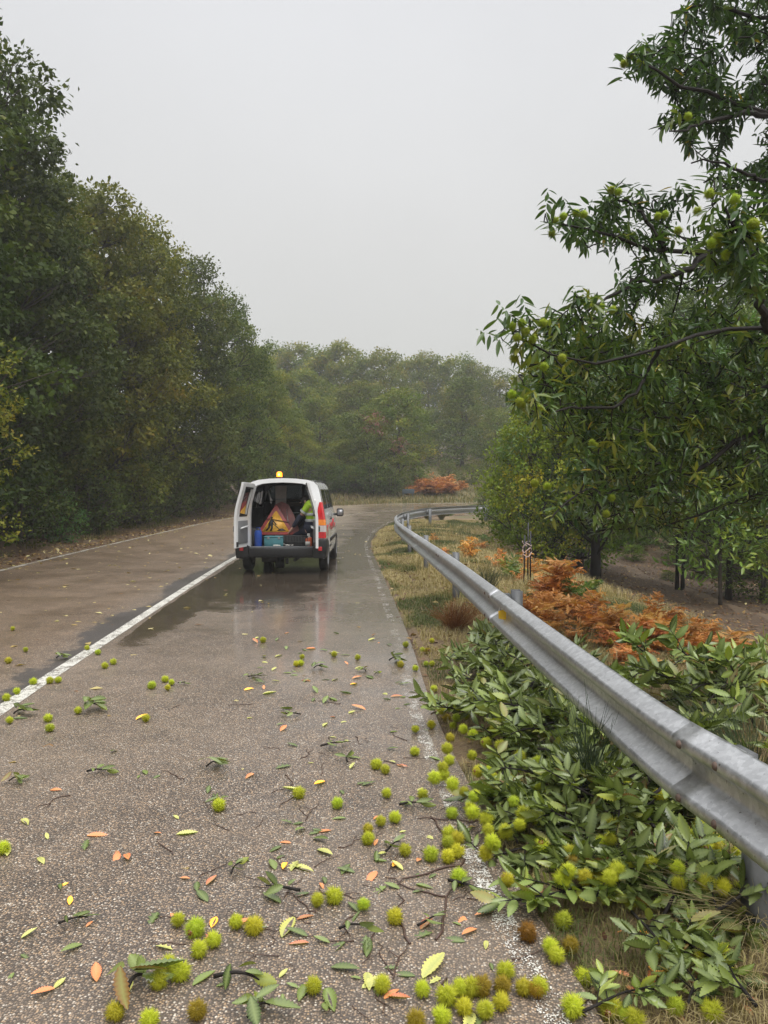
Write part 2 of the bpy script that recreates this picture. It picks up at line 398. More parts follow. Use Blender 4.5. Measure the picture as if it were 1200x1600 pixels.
# ------------------------------------------------------------------ ground sheet
def axis(segs):
    o = []
    for a, b, s in segs: o += list(np.arange(a, b, s))
    o.append(segs[-1][1]); return np.array(o)
gx = axis([(-600, -60, 45), (-60, -20, 2), (-20, -10.5, .5), (-10.5, -5.2, .14), (-5.2, -3, .5), (-3, 8.0, .12), (8, 20, .4), (20, 60, 2), (60, 600, 45)])
gy = axis([(-60, -4, 4), (-4, 1.5, .5), (1.5, 12, .12), (12, 24, .18), (24, 54, .25), (54, 90, .8), (90, 140, 4), (140, 900, 60)])
GX, GY = np.meshgrid(gx, gy); fx_, fy_ = GX.ravel(), GY.ravel()
GZ, INS, LEFT, RIGHT, DL, DR = terrain(fx_, fy_, True)
nx, ny = len(gx), len(gy); GZ2 = GZ.reshape(ny, nx)
ii = (np.arange(ny - 1)[:, None] * nx + np.arange(nx - 1)[None]).ravel()
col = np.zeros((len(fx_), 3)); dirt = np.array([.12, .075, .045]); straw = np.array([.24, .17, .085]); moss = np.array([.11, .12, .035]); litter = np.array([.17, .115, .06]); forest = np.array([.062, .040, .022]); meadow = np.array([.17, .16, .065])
nn = vnoise(fx_, fy_, 1.1, 5); nn2 = vnoise(fx_, fy_, .35, 8)
def mixv(a, b, f): return a * (1 - f[:, None]) + b * f[:, None]
rc = mixv(np.tile(straw, (len(fx_), 1)), np.tile(moss, (len(fx_), 1)), sstep(.45, .8, nn)); rc = mixv(rc, np.tile(dirt, (len(fx_), 1)), sstep(.55, .85, nn2) * .5)
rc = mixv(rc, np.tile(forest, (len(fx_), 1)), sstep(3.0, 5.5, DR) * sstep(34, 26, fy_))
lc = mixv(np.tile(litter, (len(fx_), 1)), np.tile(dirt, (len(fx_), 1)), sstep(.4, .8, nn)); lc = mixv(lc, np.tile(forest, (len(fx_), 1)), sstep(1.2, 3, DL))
lc = mixv(lc, np.tile(meadow, (len(fx_), 1)), sstep(-1, 2, fx_) * sstep(46, 49, fy_) * sstep(76, 64, fy_))
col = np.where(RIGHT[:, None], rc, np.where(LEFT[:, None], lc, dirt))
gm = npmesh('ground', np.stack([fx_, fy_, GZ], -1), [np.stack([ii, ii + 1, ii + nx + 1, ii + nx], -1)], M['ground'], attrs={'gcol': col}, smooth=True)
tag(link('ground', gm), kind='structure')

# ------------------------------------------------------------------ road sheet
def road_sheet():
    n = 520; k = 60
    A = resample(LEo, n); B = resample(REo, n)
    # match stations: correct pairing by nearest progress
    u = np.linspace(0, 1, k)[None, :, None]
    pts = A[:, None, :] * (1 - u) + B[:, None, :] * u
    # feather edges outward irregularly
    x = pts[..., 0].ravel(); y = pts[..., 1].ravel()
    z = road_h(y) + .004
    i = (np.arange(n - 1)[:, None] * k + np.arange(k - 1)[None]).ravel()
    dC = seg_dist(x, y, resample(CE, 160)); cx = np.interp(y, CE[:150, 1], CE[:150, 0])
    left_of = x < cx
    dR = seg_dist(x, y, REs)
    tar = np.where(left_of & (y < 26), sstep(.50, .06, dC + .42 * (vnoise(x, y, 1.1, 3) - .5) + .16 * (vnoise(x, y, .3, 6) - .5)) , 0) * sstep(3.0, 6, y)
    for yy, w in ((25.6, .16), (27.3, .2), (28.6, .12)):
        tar = np.maximum(tar, .8 * sstep(w * 2, w * .6, np.abs(y - yy - .06 * x)) * (x > -3.3) * (x < -.9))
    # standing water round the van and along the centre line
    def ell(cx_, cy_, rx, ry, rot=0):
        dx, dy = x - cx_, y - cy_; c, s_ = math.cos(rot), math.sin(rot)
        return np.sqrt(((dx * c + dy * s_) / rx) ** 2 + ((-dx * s_ + dy * c) / ry) ** 2)
    pud = np.maximum(sstep(1.7, .3, ell(-2.2, 15.4, 1.25, 5.2, .04)), sstep(1.8, .3, ell(-2.95, 11.6, .42, 3.6, .08)))
    pud *= sstep(.0, .12, x - cx - .05)
    wetx = sstep(1.6, .3, ell(-.75, 21, .45, 8))
    wet = .28 - .12 * left_of + .5 * sstep(-3.2, .2, x) * sstep(3.5, 10, y) + .15 * sstep(6, 10, y) + .3 * wetx
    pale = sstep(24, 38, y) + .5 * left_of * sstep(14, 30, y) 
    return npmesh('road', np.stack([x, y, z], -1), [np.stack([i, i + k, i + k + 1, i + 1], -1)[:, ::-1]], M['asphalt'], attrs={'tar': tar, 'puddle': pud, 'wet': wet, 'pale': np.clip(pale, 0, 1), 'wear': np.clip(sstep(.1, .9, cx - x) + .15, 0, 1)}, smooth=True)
tag(link('road', road_sheet()), kind='structure')
def strip(name, c, w, dz, m, wear, kind='structure', n=420, zf=None):
    p = resample(c, n); a = offset(p, -w / 2); b = offset(p, w / 2)
    v = np.stack([a, (a + b) / 2, b], 1).reshape(-1, 2)
    z = (road_h(v[:, 1]) if zf is None else zf(v[:, 0], v[:, 1]) + np.tile([-.09, 0, -.09], n)) + dz
    i = np.arange(n - 1) * 3
    f = np.concatenate([np.stack([i + q, i + 1 + q, i + 4 + q, i + 3 + q], -1) for q in (0, 1)])
    me = npmesh(name, np.column_stack([v, z]), [f], m, attrs={'wear': wear(v[:, 0], v[:, 1])})
    return tag(link(name, me), kind=kind)
strip('centre_line', CE[CE[:, 1] > -6], .125, .008, M['paint_c'], lambda x, y: np.where(y > 22, -.12, .06))
strip('right_edge_line', RE, .085, .008, M['paint_e'], lambda x, y: .0 + .10 * sstep(8, 3, y))
strip('left_edge_line', LE, .11, .008, M['paint_l'], lambda x, y: .0 * y)
pp = np.array([G(*q)[:2] for q in ((1300, 985), (1150, 950), (1060, 916), (985, 888), (925, 868), (880, 850), (850, 838))])
pp = np.vstack([[pp[0] + (4, -3)], pp, [pp[-1] + (-1, 6)]])
strip('dirt_path', catmull(pp), 1.3, .03, M['path'], lambda x, y: 0 * y, zf=lambda x, y: terrain(x, y), n=120)

# ------------------------------------------------------------------ guardrail
M['galv'] = None
def galvanised():
    m, t, p, o = mat('galvanised_steel'); tcn = N(t, 'ShaderNodeTexCoord'); ob = tcn.outputs['Object']
    v = N(t, 'ShaderNodeTexVoronoi'); v.inputs['Scale'].default_value = 55; n = noise(t, 20, 5, .65, ob, .6); n0 = noise(t, 1.6, 4, .6, ob)
    t.links.new(ob, v.inputs['Vector']); sc = N(t, 'ShaderNodeSeparateColor'); t.links.new(v.outputs['Color'], sc.inputs[0])
    k = math_n(t, 'ADD', math_n(t, 'MULTIPLY', sc.outputs[0], .35), n.outputs['Fac'])
    c = mixc(t, maprange(t, k, .45, .95, 0, 1), (.46, .465, .47), (.68, .685, .69))
    c = mixc(t, maprange(t, n0.outputs['Fac'], .4, .75, 0, .5), c, (.33, .335, .34))
    spots = noise(t, 60, 2, .5, ob); c = mixc(t, maprange(t, spots.outputs['Fac'], .70, .74, 0, .8), c, (.12, .11, .10))
    t.links.new(c, p.inputs['Base Color']); p.inputs['Metallic'].default_value = .88
    t.links.new(maprange(t, n.outputs['Fac'], .3, .7, .28, .5), p.inputs['Roughness'])
    drops = N(t, 'ShaderNodeTexVoronoi'); drops.inputs['Scale'].default_value = 170; t.links.new(ob, drops.inputs['Vector'])
    dm = maprange(t, drops.outputs['Distance'], .15, .32, 1, 0); bump(t, math_n(t, 'ADD', math_n(t, 'MULTIPLY', dm, .5), n0.outputs['Fac']), p, .22, .004)
    return m
M['galv'] = galvanised()
M['galv_post'] = simple('galvanised_post', (.17, .175, .18), .5, .35, .25, 12, .1)
M['rust'] = simple('rusty_bolt', (.13, .09, .07), .6, .4, .3, 60)
M['amber_refl'] = simple('amber_reflector', (.85, .52, .02), .25, 0, .05, 20)
M['dark_hole'] = simple('dark_slot', (.02, .02, .02), .8)
RL = catmull([(2.1, -3), (1.62, -1), (1.36, .8), (1.19, 2.38), (1.12, 2.9), (1.07, 3.95), (1.0, 5.9), (.90, 9), (.68, 13.6), (.46, 18.3), (.37, 21.5), (.50, 25.2), (1.05, 28.5), (2.1, 31.2), (4.6, 33.6), (7.2, 34.6), (9.5, 35)], .1)
RL = resample(RL, 900)
rs = np.concatenate([[0], np.cumsum(np.linalg.norm(np.diff(RL, axis=0), axis=1))])
def rl_at(s): return np.array([np.interp(s, rs, RL[:, 0]), np.interp(s, rs, RL[:, 1])])
def rl_frame(s):
    a = rl_at(s - .05); b = rl_at(s + .05); t = (b - a) / np.linalg.norm(b - a); return rl_at(s), t, np.array([-t[1], t[0]])  # normal to the road side
prof = np.array([(.006, 0), (.014, 0), (.020, .003), (.072, .034), (.080, .042), (.083, .051), (.083, .066), (.080, .075), (.072, .083), (.010, .120), (.002, .128), (.0, .138), (0, .172), (.002, .182), (.010, .190), (.072, .227), (.080, .235), (.083, .244), (.083, .259), (.080, .268), (.072, .276), (.020, .307), (.014, .310), (.006, .310)])
gr = empty('guardrail', (RL[0][0], RL[0][1], 0)); tag(gr, 'galvanised steel crash barrier curving along the right road edge', 'guardrail')
def loc_(o, par): o.parent = par; o.location = Vector(o.location) - Vector(par.location); return o
s_first = float(np.interp(2.62, RL[:, 1], rs)); joints = [s_first + 4.0 * k for k in range(-2, 12) if 0 < s_first + 4.0 * k < rs[-1] - .5]
ends = [0] + joints + [rs[-1]]
for k in range(len(ends) - 1):
    s0 = max(0, ends[k] - (.16 if k else 0)); s1 = min(rs[-1], ends[k + 1] + (.16 if k < len(ends) - 2 else 0))
    ss = np.arange(s0, s1, .12); ss = np.append(ss, s1); V = []
    for s in ss:
        c, t_, n_ = rl_frame(s); extra = .0035 * (k % 2)
        zb = float(road_h(c[1])) + .44
        V.append(np.column_stack([c[0] + n_[0] * (prof[:, 0] + extra), c[1] + n_[1] * (prof[:, 0] + extra), zb + prof[:, 1]]))
    V = np.array(V) - np.array([RL[0][0], RL[0][1], 0]); q = len(prof); a = (np.arange(len(ss) - 1)[:, None] * q + np.arange(q - 1)[None]).ravel()
    me = npmesh('rail_beam', V.reshape(-1, 3), [np.stack([a, a + 1, a + q + 1, a + q], -1)], M['galv'], smooth=True)
    o = link('rail_beam', me, gr); sm = o.modifiers.new('t', 'SOLIDIFY'); sm.thickness = .003; sm.offset = 0
# post template: C channel, origin at ground
a = Acc(); w, d, th = .125, .08, .006
c_ = [(-d / 2, -w / 2), (d / 2, -w / 2), (d / 2, -w / 2 + .03), (d / 2 - th, -w / 2 + .03), (d / 2 - th, -w / 2 + th), (-d / 2 + th, -w / 2 + th), (-d / 2 + th, w / 2 - th), (d / 2 - th, w / 2 - th), (d / 2 - th, w / 2 - .03), (d / 2, w / 2 - .03), (d / 2, w / 2), (-d / 2, w / 2)]
a.prism([(q[1], q[0]) for q in c_], 0, 1.08)
v = a.v[0]; a.v[0] = np.column_stack([v[:, 0], v[:, 2], v[:, 1] - .35])
post_me = a.mesh('post', M['galv_post']); a = Acc(); a.box((0, 0, 0), (.10, .10, .20)); sp_me = a.mesh('spacer', M['galv_post'])
a = Acc(); a.lathe([(0, .010), (.006, .010), (.011, .007), (.015, .002), (.016, 0)], n=12, axis='x'); bolt_me = a.mesh('bolt', M['rust'], True)
a = Acc(); a.lathe([(0, .0015), (.007, .0015), (.008, 0)], n=12, axis='x'); slot_me = a.mesh('slot', M['dark_hole'], True)
for k, s in enumerate(joints):
    c, t_, n_ = rl_frame(s); rz = math.atan2(n_[1], n_[0]); zr = float(road_h(c[1])); base = Vector((RL[0][0], RL[0][1], 0))
    pc = c - n_ * .17; zt = T(pc[0], pc[1])
    o = link('post', post_me, gr, Vector((pc[0], pc[1], zr - (.13 if abs(s - s_first) < .1 else 0))) - base); o.rotation_euler = (0, 0, rz + math.pi / 2)
    pc = c - n_ * .06; o = link('spacer', sp_me, gr, Vector((pc[0], pc[1], zr + .60)) - base); o.rotation_euler = (0, 0, rz)
    for ds in (-.11, .11):
        for hz in (.44 + .0585, .44 + .2515):
            if k > 8: continue
            cc = rl_at(s + ds) + n_ * (.0855 + .001); o = link('bolt', bolt_me, gr, Vector((cc[0], cc[1], zr + hz)) - base); o.rotation_euler = (0, 0, rz)
# amber reflector in the valley of the beam
a = Acc(); a.prism([(0, -.045), (.062, -.032), (.066, .03), (0, .045)], -.003, .003)
s = float(np.interp(6.15, RL[:, 1], rs)); c, t_, n_ = rl_frame(s)
o = a.build('reflector', M['amber_refl'], gr, bevel=.001); o.location = Vector((c[0] + n_[0] * .008, c[1] + n_[1] * .008, .44 + .155)) - Vector((RL[0][0], RL[0][1], 0)); o.rotation_euler = (0, 0, math.atan2(n_[1], n_[0]))
tag(o, 'amber reflector plate')
# ------------------------------------------------------------------ leaves, generic
def leaf_template(nseg, serr=0.0, fold=.18, droop=.12, wmax=.5, lobes=0, curl=0.0):
    """long leaf along +x, unit length, half width .5 (scaled later); returns verts(u,v,w), quad faces"""
    us = np.linspace(0, 1, nseg + 1)
    V = []; F = []
    for i, u in enumerate(us):
        w = math.sin(math.pi * min(1, u ** .85)) ** .8 if 0 < u < 1 else 0.0
        if lobes: w *= .68 + .32 * math.cos(2 * math.pi * lobes * u)
        if serr and 0 < i < nseg: w *= 1 + (serr if i % 2 else -serr)
        z = -droop * u * u - curl * math.sin(math.pi * u)
        V += [(u + (serr * .05 if i % 2 else 0), -w * wmax, z + fold * w), (u, 0, z), (u + (serr * .05 if i % 2 else 0), w * wmax, z + fold * w)]
    for i in range(nseg):
        b = 3 * i; F += [(b, b + 1, b + 4, b + 3), (b + 1, b + 2, b + 5, b + 4)]
    return np.array(V), np.array(F)
def place_leaves(tmpl, pos, dirs, nrm, length, width, tint):
    tv, tf = tmpl; pos = np.asarray(pos); dirs = unit(dirs); side = unit(np.cross(nrm, dirs)); nrm = np.cross(dirs, side)
    Lh = np.asarray(length)[:, None, None]; Wd = np.asarray(width)[:, None, None]
    v = pos[:, None, :] + Lh * tv[None, :, 0:1] * dirs[:, None, :] + Wd * tv[None, :, 1:2] * side[:, None, :] + Wd * tv[None, :, 2:3] * nrm[:, None, :]
    n, k = len(pos), len(tv)
    f = (tf[None] + (np.arange(n) * k)[:, None, None]).reshape(-1, tf.shape[1])
    return v.reshape(-1, 3), f, np.repeat(tint, k)
def rdir(n, rng): return unit(rng.normal(size=(n, 3)))
QUAD = (np.array([(0, 0, 0), (.45, -.5, .12), (1, 0, -.12), (.45, .5, .12)]), np.array([(0, 1, 2, 3)]))
GREEN = [(0, (.026, .042, .008)), (.3, (.060, .088, .013)), (.55, (.105, .132, .018)), (.78, (.155, .155, .022)), (.93, (.23, .175, .025)), (1, (.24, .13, .03))]
M['leaf'] = leafmat('tree_leaves', GREEN, .28, .55, spec=.22)
M['chest'] = leafmat('chestnut_leaves', [(0, (.022, .046, .015)), (.4, (.042, .088, .022)), (.75, (.09, .15, .028)), (.95, (.18, .22, .04)), (1, (.42, .30, .03))], .28, .30)
M['bark'] = simple('bark', (.06, .05, .04), .85, 0, .35, 9, .6, spec=.2)
M['wetbark'] = simple('wet_dark_bark', (.016, .013, .011), .7, 0, .35, 12, .6, spec=.25)

def make_tree(name, seed, H, Rr, clear=.12, npuff=46, sub=34, nleaf=13, leaf=.15, tmpl=QUAD, m=None, bm=None, trunk_r=None, shape='round', forks=1, spread=.55, bias=.5, shell=.45, pr_=(.13, .29)):
    rng = np.random.default_rng(seed); tr = trunk_r or H * .017
    A = Acc(); n = 9
    tops = []
    for f in range(forks):
        ang = rng.uniform(0, 6.28) + f * 6.28 / forks; ln = rng.uniform(.3, .7) if forks > 1 else rng.uniform(0, .25)
        tt = np.linspace(0, 1, n); P_ = np.zeros((n, 3)); P_[:, 2] = tt * H * .86
        P_[:, 0] = math.cos(ang) * ln * tt ** 1.2 * H * .12 + (0.12 * math.cos(ang) if forks > 1 else 0) + rng.normal(0, .012 * H, n) * tt
        P_[:, 1] = math.sin(ang) * ln * tt ** 1.2 * H * .12 + (0.12 * math.sin(ang) if forks > 1 else 0) + rng.normal(0, .012 * H, n) * tt
        P_[0, 2] = -.3
        rad = tr * (1 - tt) ** .8 + .015; rad[0] *= 1.25
        A.tube(P_, rad, 8); tops.append(P_)
    C = []; rad_c = []
    for i in range(npuff):
        u = (i + .5) / npuff; az = i * 2.39996 + rng.uniform(-.4, .4)
        t = clear + (1 - clear) * (u ** .9)
        if shape == 'cone': env = Rr * (1.02 - u) ** .75
        elif shape == 'col': env = Rr * (math.sin(math.pi * min(.97, .18 + .8 * u)) ** .35)
        else: env = Rr * (math.sin(math.pi * min(.985, .12 + .86 * u)) ** .6)
        rr = env * (rng.uniform(.25, 1.0) ** .5) * .86
        h = t * H
        c = np.array([math.cos(az) * rr, math.sin(az) * rr, h]); pr = rng.uniform(*pr_) * Rr * (1 - .25 * u) + .10
        C.append(c); rad_c.append(pr)
        trn = tops[i % forks]; hb = max(.08 * H, (h - rr * spread)); tb = min(1, hb / (.86 * H))
        b = np.array([np.interp(tb, np.linspace(0, 1, n), trn[:, q]) for q in range(3)])
        s_ = np.linspace(0, 1, 6)[:, None]; mid = (b + c) / 2 + np.array([0, 0, -.06 * rr]) + rng.normal(0, .05 * Rr, 3)
        path = b * (1 - s_) ** 2 + 2 * mid * s_ * (1 - s_) + c * s_ ** 2
        A.tube(path, np.linspace(tr * .34 * (1 - .6 * u), .012, 6), 5)
        for q in range(3):
            e = c + rdir(1, rng)[0] * pr * .9 + np.array([0, 0, .15 * pr]); s0 = path[3]
            A.tube(np.array([s0, (s0 + e) / 2 + rng.normal(0, .08, 3), e]), np.array([.022, .015, .006]) * max(1, H / 9), 4)
    C = np.array(C); rad_c = np.array(rad_c)
    # sub clusters
    ns = len(C) * sub; ci = np.repeat(np.arange(len(C)), sub); d = rdir(ns, rng); d[:, 2] = d[:, 2] * .85 + .15
    sc_ = C[ci] + d * (rad_c[ci] * (shell + (1.15 - shell) * rng.random(ns) ** .5))[:, None] * np.array([1.15, 1.15, .85])
    ct = np.repeat(np.clip(rng.normal(bias, .12, len(C)), .1, .95), sub) + rng.normal(0, .08, ns) + .10 * (sc_[:, 2] / H - .5)
    li = np.repeat(np.arange(ns), nleaf); nl = len(li)
    pos = sc_[li] + rng.normal(0, 1, (nl, 3)) * (leaf * .95) * np.array([1, 1, .7])
    dr_ = unit(d[li] * .8 + rng.normal(0, .7, (nl, 3)) + np.array([0, 0, -.1])); nr = unit(d[li] * 1.15 + rng.normal(0, .38, (nl, 3)) + np.array([0, 0, .45]))
    ln = leaf * rng.uniform(.65, 1.25, nl); tint = np.clip(ct[li] + rng.normal(0, .09, nl), 0, .9)
    v, f, a_ = place_leaves(tmpl, pos, dr_, nr, ln, ln * (.62 if tmpl is QUAD else .3), tint)
    crown = npmesh(name + '_crown', v, [f], m or M['leaf'], attrs={'tint': a_})
    return A.mesh(name + '_trunk', bm or M['bark'], True), crown
def put_tree(variant, x, y, label, sc=1.0, rz=None, color=(1, 1, 1), group=None, name='tree', cat='tree', zs=1.0, dz=0.0):
    r = empty(name, (x, y, T(x, y) + dz), random.uniform(0, 6.28) if rz is None else rz, sc); r.scale = (sc, sc, sc * zs)
    a = link('trunk', variant[0], r); c = link('crown', variant[1], r)
    a.color = (1, 1, 1, 1); c.color = (*color, 1); tag(r, label, cat, group); return r
OV = [make_tree('oak', 11 + k, 10, 3.5, pr_=(.10, .215), clear=c_, npuff=np_, sub=34, nleaf=18, leaf=.135, shape=s_, bias=b_) for k, (c_, np_, s_, b_) in enumerate(((.06, 64, 'col', .30), (.08, 60, 'round', .36), (.05, 66, 'col', .32), (.10, 58, 'round', .46)))]
FV = [make_tree('far_tree', 31 + k, 10, 3.6, clear=.05, npuff=34, sub=40, nleaf=9, leaf=.23, shape=s_, bias=.56) for k, s_ in enumerate(('round', 'col', 'cone'))]
LG = 'oaks and other trees along the left bank'
def top_scale(y, toppx, x): 
    h = (765 - toppx) * y / 1200 + CAM_H - T(x, y); return h / 9.7
LT = [  # variant, x, y, top px, colour, label
 (0, -10.4, 15.5, 5, (.85, .9, .9), 'tallest dark green tree on the left bank, cut by the photo edge'),
 (2, -11.0, 19.5, 120, (.9, .95, .95), 'dark green tree beside the tallest one on the left bank'),
 (1, -11.2, 23.5, 285, (1.0, .98, .8), 'dark oak on the left bank behind the leafy shrub by the litter'),
 (3, -10.8, 27.5, 325, (1.35, 1.15, .75), 'oak with yellowing top leaves on the left bank'),
 (1, -10.6, 31.5, 375, (1.5, 1.25, .75), 'olive and brown tinged oak right of the yellowing oak'),
 (2, -10.2, 36, 425, (1.15, 1.1, .85), 'green oak behind the olive oak on the left bank'),
 (0, -9.4, 41, 480, (1.1, 1.1, .85), 'last tall oak of the left bank above the parked van'),
 (3, -8.2, 47.5, 560, (1.3, 1.3, .9), 'pale olive tree at the outside of the bend behind the van'),
 (1, -16.0, 18, 230, (.8, .9, .9), 'shaded tree behind the tallest tree of the left bank'),
 (2, -15.5, 25, 300, (.8, .9, .8), 'shaded tree in the second row of the left bank'),
 (0, -15.0, 33, 400, (.9, .95, .8), 'tree of the second row seen between the two olive oaks'),
 (3, -14.0, 42, 470, (1, 1, .8), 'tree of the second row near the end of the left bank')]
for i, (v, x, y, tp, c, lb) in enumerate(LT):
    s_ = top_scale(y, tp, x); put_tree(OV[v], x, y, lb, s_, rz=i * 1.3, color=tuple(q * 1.0 for q in c), group=LG, name='oak_tree', zs=1.0)
# ------------------------------------------------------------------ far forest, beyond the bend
FG = 'trees of the hazy wood beyond the bend'
far_list = []
def far_tree(v, px, d, top, col, lb, wide=1.0, name='forest_tree'):
    x = (px - 600) / 1200 * d; z0 = T(x, d); h = (765 - top) * d / 1200 + CAM_H - z0; s_ = h / 10.3
    r = put_tree(FV[v], x, d, lb, s_, color=col, group=FG, name=name); r.scale = (s_ * wide, s_ * wide, s_); return r
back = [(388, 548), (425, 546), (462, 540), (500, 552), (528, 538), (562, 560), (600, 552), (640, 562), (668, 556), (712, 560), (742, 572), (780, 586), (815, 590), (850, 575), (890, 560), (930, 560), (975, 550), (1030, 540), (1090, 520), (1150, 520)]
names_b = ['leftmost', 'second', 'third', 'fourth', 'fifth', 'sixth', 'seventh', 'eighth', 'ninth', 'tenth', 'eleventh', 'twelfth']
for i, (px, tp) in enumerate(back):
    lb = ('hazy skyline tree of the far wood, %s from the left' % names_b[i]) if i < 12 else 'hazy far tree behind the chestnut on the right, %s from its left' % ORD[i - 12]
    far_tree(i % 2, px, 84 + (i * 37 % 13), tp, (1.35, 1.35, 1.2), lb, 1.05)  # crown colour lightened: part of the mist is painted into the leaves
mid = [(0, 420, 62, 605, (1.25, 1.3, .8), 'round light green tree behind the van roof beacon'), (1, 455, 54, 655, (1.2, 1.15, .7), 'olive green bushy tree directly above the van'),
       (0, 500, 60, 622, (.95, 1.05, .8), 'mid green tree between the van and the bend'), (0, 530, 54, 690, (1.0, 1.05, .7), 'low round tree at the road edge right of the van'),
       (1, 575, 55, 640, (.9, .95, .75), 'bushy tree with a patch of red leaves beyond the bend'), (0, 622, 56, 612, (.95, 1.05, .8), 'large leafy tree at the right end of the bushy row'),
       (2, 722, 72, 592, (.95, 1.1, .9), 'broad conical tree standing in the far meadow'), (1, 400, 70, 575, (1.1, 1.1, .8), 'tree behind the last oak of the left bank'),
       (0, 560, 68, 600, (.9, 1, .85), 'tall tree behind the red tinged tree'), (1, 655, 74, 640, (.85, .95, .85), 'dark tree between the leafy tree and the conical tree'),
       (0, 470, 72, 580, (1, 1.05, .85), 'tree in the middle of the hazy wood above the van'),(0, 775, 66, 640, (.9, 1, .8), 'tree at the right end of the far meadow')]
for v, px, d, tp, c, lb in mid: far_tree(v, px, d, tp, tuple(1.2 * q for q in c), lb, 1.25 if v != 2 else 1.35)  # gain lightens the leaf colour, painting in some of the haze
# red leaves patch on the tinged tree: a small crown of its own on that tree
red = make_tree('red_leaf', 77, 2.2, 1.1, clear=.2, npuff=6, sub=7, nleaf=5, leaf=.2, m=leafmat('red_leaves', [(0, (.13, .06, .03)), (1, (.22, .09, .05))], .2))
rt = [o for o in COL.objects if o.get('label', '').startswith('bushy tree with a patch')][0]
for q, (px, py) in enumerate(((582, 655), (622, 683))):
    p_ = P(px, py + 14, 50.3 + q); o = link('red_foliage', red[1], rt); bpy.context.view_layer.update()
    o.matrix_world = Matrix.Translation(Vector(p_) - Vector((0, 0, .8))) @ Matrix.Scale(.8 - q * .2, 4); o.color = (1, 1, 1, 1)

# ------------------------------------------------------------------ shrubs
SB = [make_tree('shrub', 51 + k, 2.2, 1.25, clear=.05, npuff=22, sub=16, nleaf=12, leaf=.085, trunk_r=.03, forks=3, bias=.42, shape='round') for k in range(3)]
CHT = leaf_template(4, 0, .15, .18)
SC = [make_tree('chestnut_shoot', 61 + k, 2.4, 1.15, clear=.05, npuff=20, sub=9, nleaf=9, leaf=.17, tmpl=CHT, m=M['chest'], trunk_r=.025, forks=3, bias=.62) for k in range(2)]
def shrub(px, py, h, col, lb, v=0, w=1.0, src=None, name='shrub', group=None, dz=-.05, d=None):
    g = G(px, py) if d is None else np.array([(px - 600) / 1200 * d, d, 0]); s_ = h / 2.3
    r = put_tree((src or SB)[v], g[0], g[1], lb, s_, color=col, name=name, cat='shrub', group=group, dz=dz); r.scale = (s_ * w, s_ * w, s_); return r
UG = 'undergrowth along the left bank'
ub = [(-9.7, 13.0, 3.3, (1.0, 1.1, .8)), (-9.9, 15.6, 2.3, (.8, .95, .8)), (-10.2, 18, 3.2, (.8, .9, .8)), (-9.9, 20.5, 2.6, (.75, .9, .75)), (-10.4, 23, 3.0, (.9, .9, .7)), (-10.0, 25.5, 2.5, (.9, 1, .7)),
      (-9.9, 28.0, 3.2, (1.2, 1.1, .7)), (-9.8, 30.5, 2.6, (1, 1, .7)), (-9.7, 33, 2.8, (.9, 1, .75)), (-9.4, 36, 2.6, (.9, 1, .75)), (-9.0, 39, 2.4, (.9, 1, .8)), (-8.0, 43, 2.4, (.9, 1, .8)), (-6.8, 46.6, 2.4, (.9, 1, .8)),
      (-11.6, 14, 3.6, (.7, .85, .75)), (-12, 18, 3.8, (.7, .85, .7)), (-12.3, 22, 3.8, (.7, .8, .7)), (-12, 26.5, 3.8, (.8, .9, .7)), (-12, 31, 3.8, (.8, .9, .7)), (-11.5, 36, 3.6, (.8, .9, .7))]
for i, (x, y, h, c) in enumerate(ub):
    r = put_tree(SB[i % 3], x, y, ('dark bush of the front undergrowth of the left bank, %s from the left' % ORD[i] if i < 13 else 'dark bush behind the front undergrowth of the left bank, %s from the left' % ORD[i - 13]), h / 2.3, color=c, name='bush', cat='bush', group=UG, dz=-.1); r.scale = (h / 2.3 * 1.1,) * 2 + (h / 2.3,)
shrub(92, 848, 1.45, (1.1, 1.35, 1.2), 'small green shrub with long leaflets by the leaf litter on the left', 0, 1.0, src=SC)
shrub(150, 835, .7, (.5, .6, .6), 'low dark shrub right of the leafy shrub on the left bank', 1)
# yellowing oak boughs reaching in at the left edge
yt = make_tree('yellow_oak', 91, 5.2, 2.0, clear=.12, npuff=26, sub=24, nleaf=12, leaf=.085, bias=.64, shape='col')
put_tree(yt, -7.75, 12.6, 'young oak with yellow green leaves reaching in at the left edge', .9, color=(1.25, 1.2, .9), name='young_oak')
fl = [(505, 788, 2.2, 'grey green bush on the far road edge behind the van mirror'), (540, 786, 2.0, 'bush at the foot of the red tinged tree'), (580, 786, 2.4, 'dark bush on the outside of the bend'), (612, 787, 1.9, 'rounded dark bush at the right end of the bend hedge'), (560, 787, 1.7, 'small bush on the grass beyond the bend'), (470, 790, 2.6, 'bush just above the van roof')]
for i, (px, py, h, lb) in enumerate(fl): shrub(px, 785, h, (.85, 1, .85), lb, i % 3, 1.3, d=52.5)
for i, (px, d, h, c, lb) in enumerate(((700, 62, 1.4, (1.2, 1.2, .8), 'low bush in the far meadow behind the orange bracken'), (735, 58, 1.6, (1.2, 1.25, .8), 'pale bush right of the orange bracken in the far meadow'), (775, 54, 2.2, (1, 1.1, .8), 'bush where the far meadow meets the right wood'), (760, 45.5, 1.2, (1.3, 1.4, .8), 'green bush at the far end of the guardrail'))):
    shrub(px, 0, h, c, lb, i % 3, 1.3, d=d)
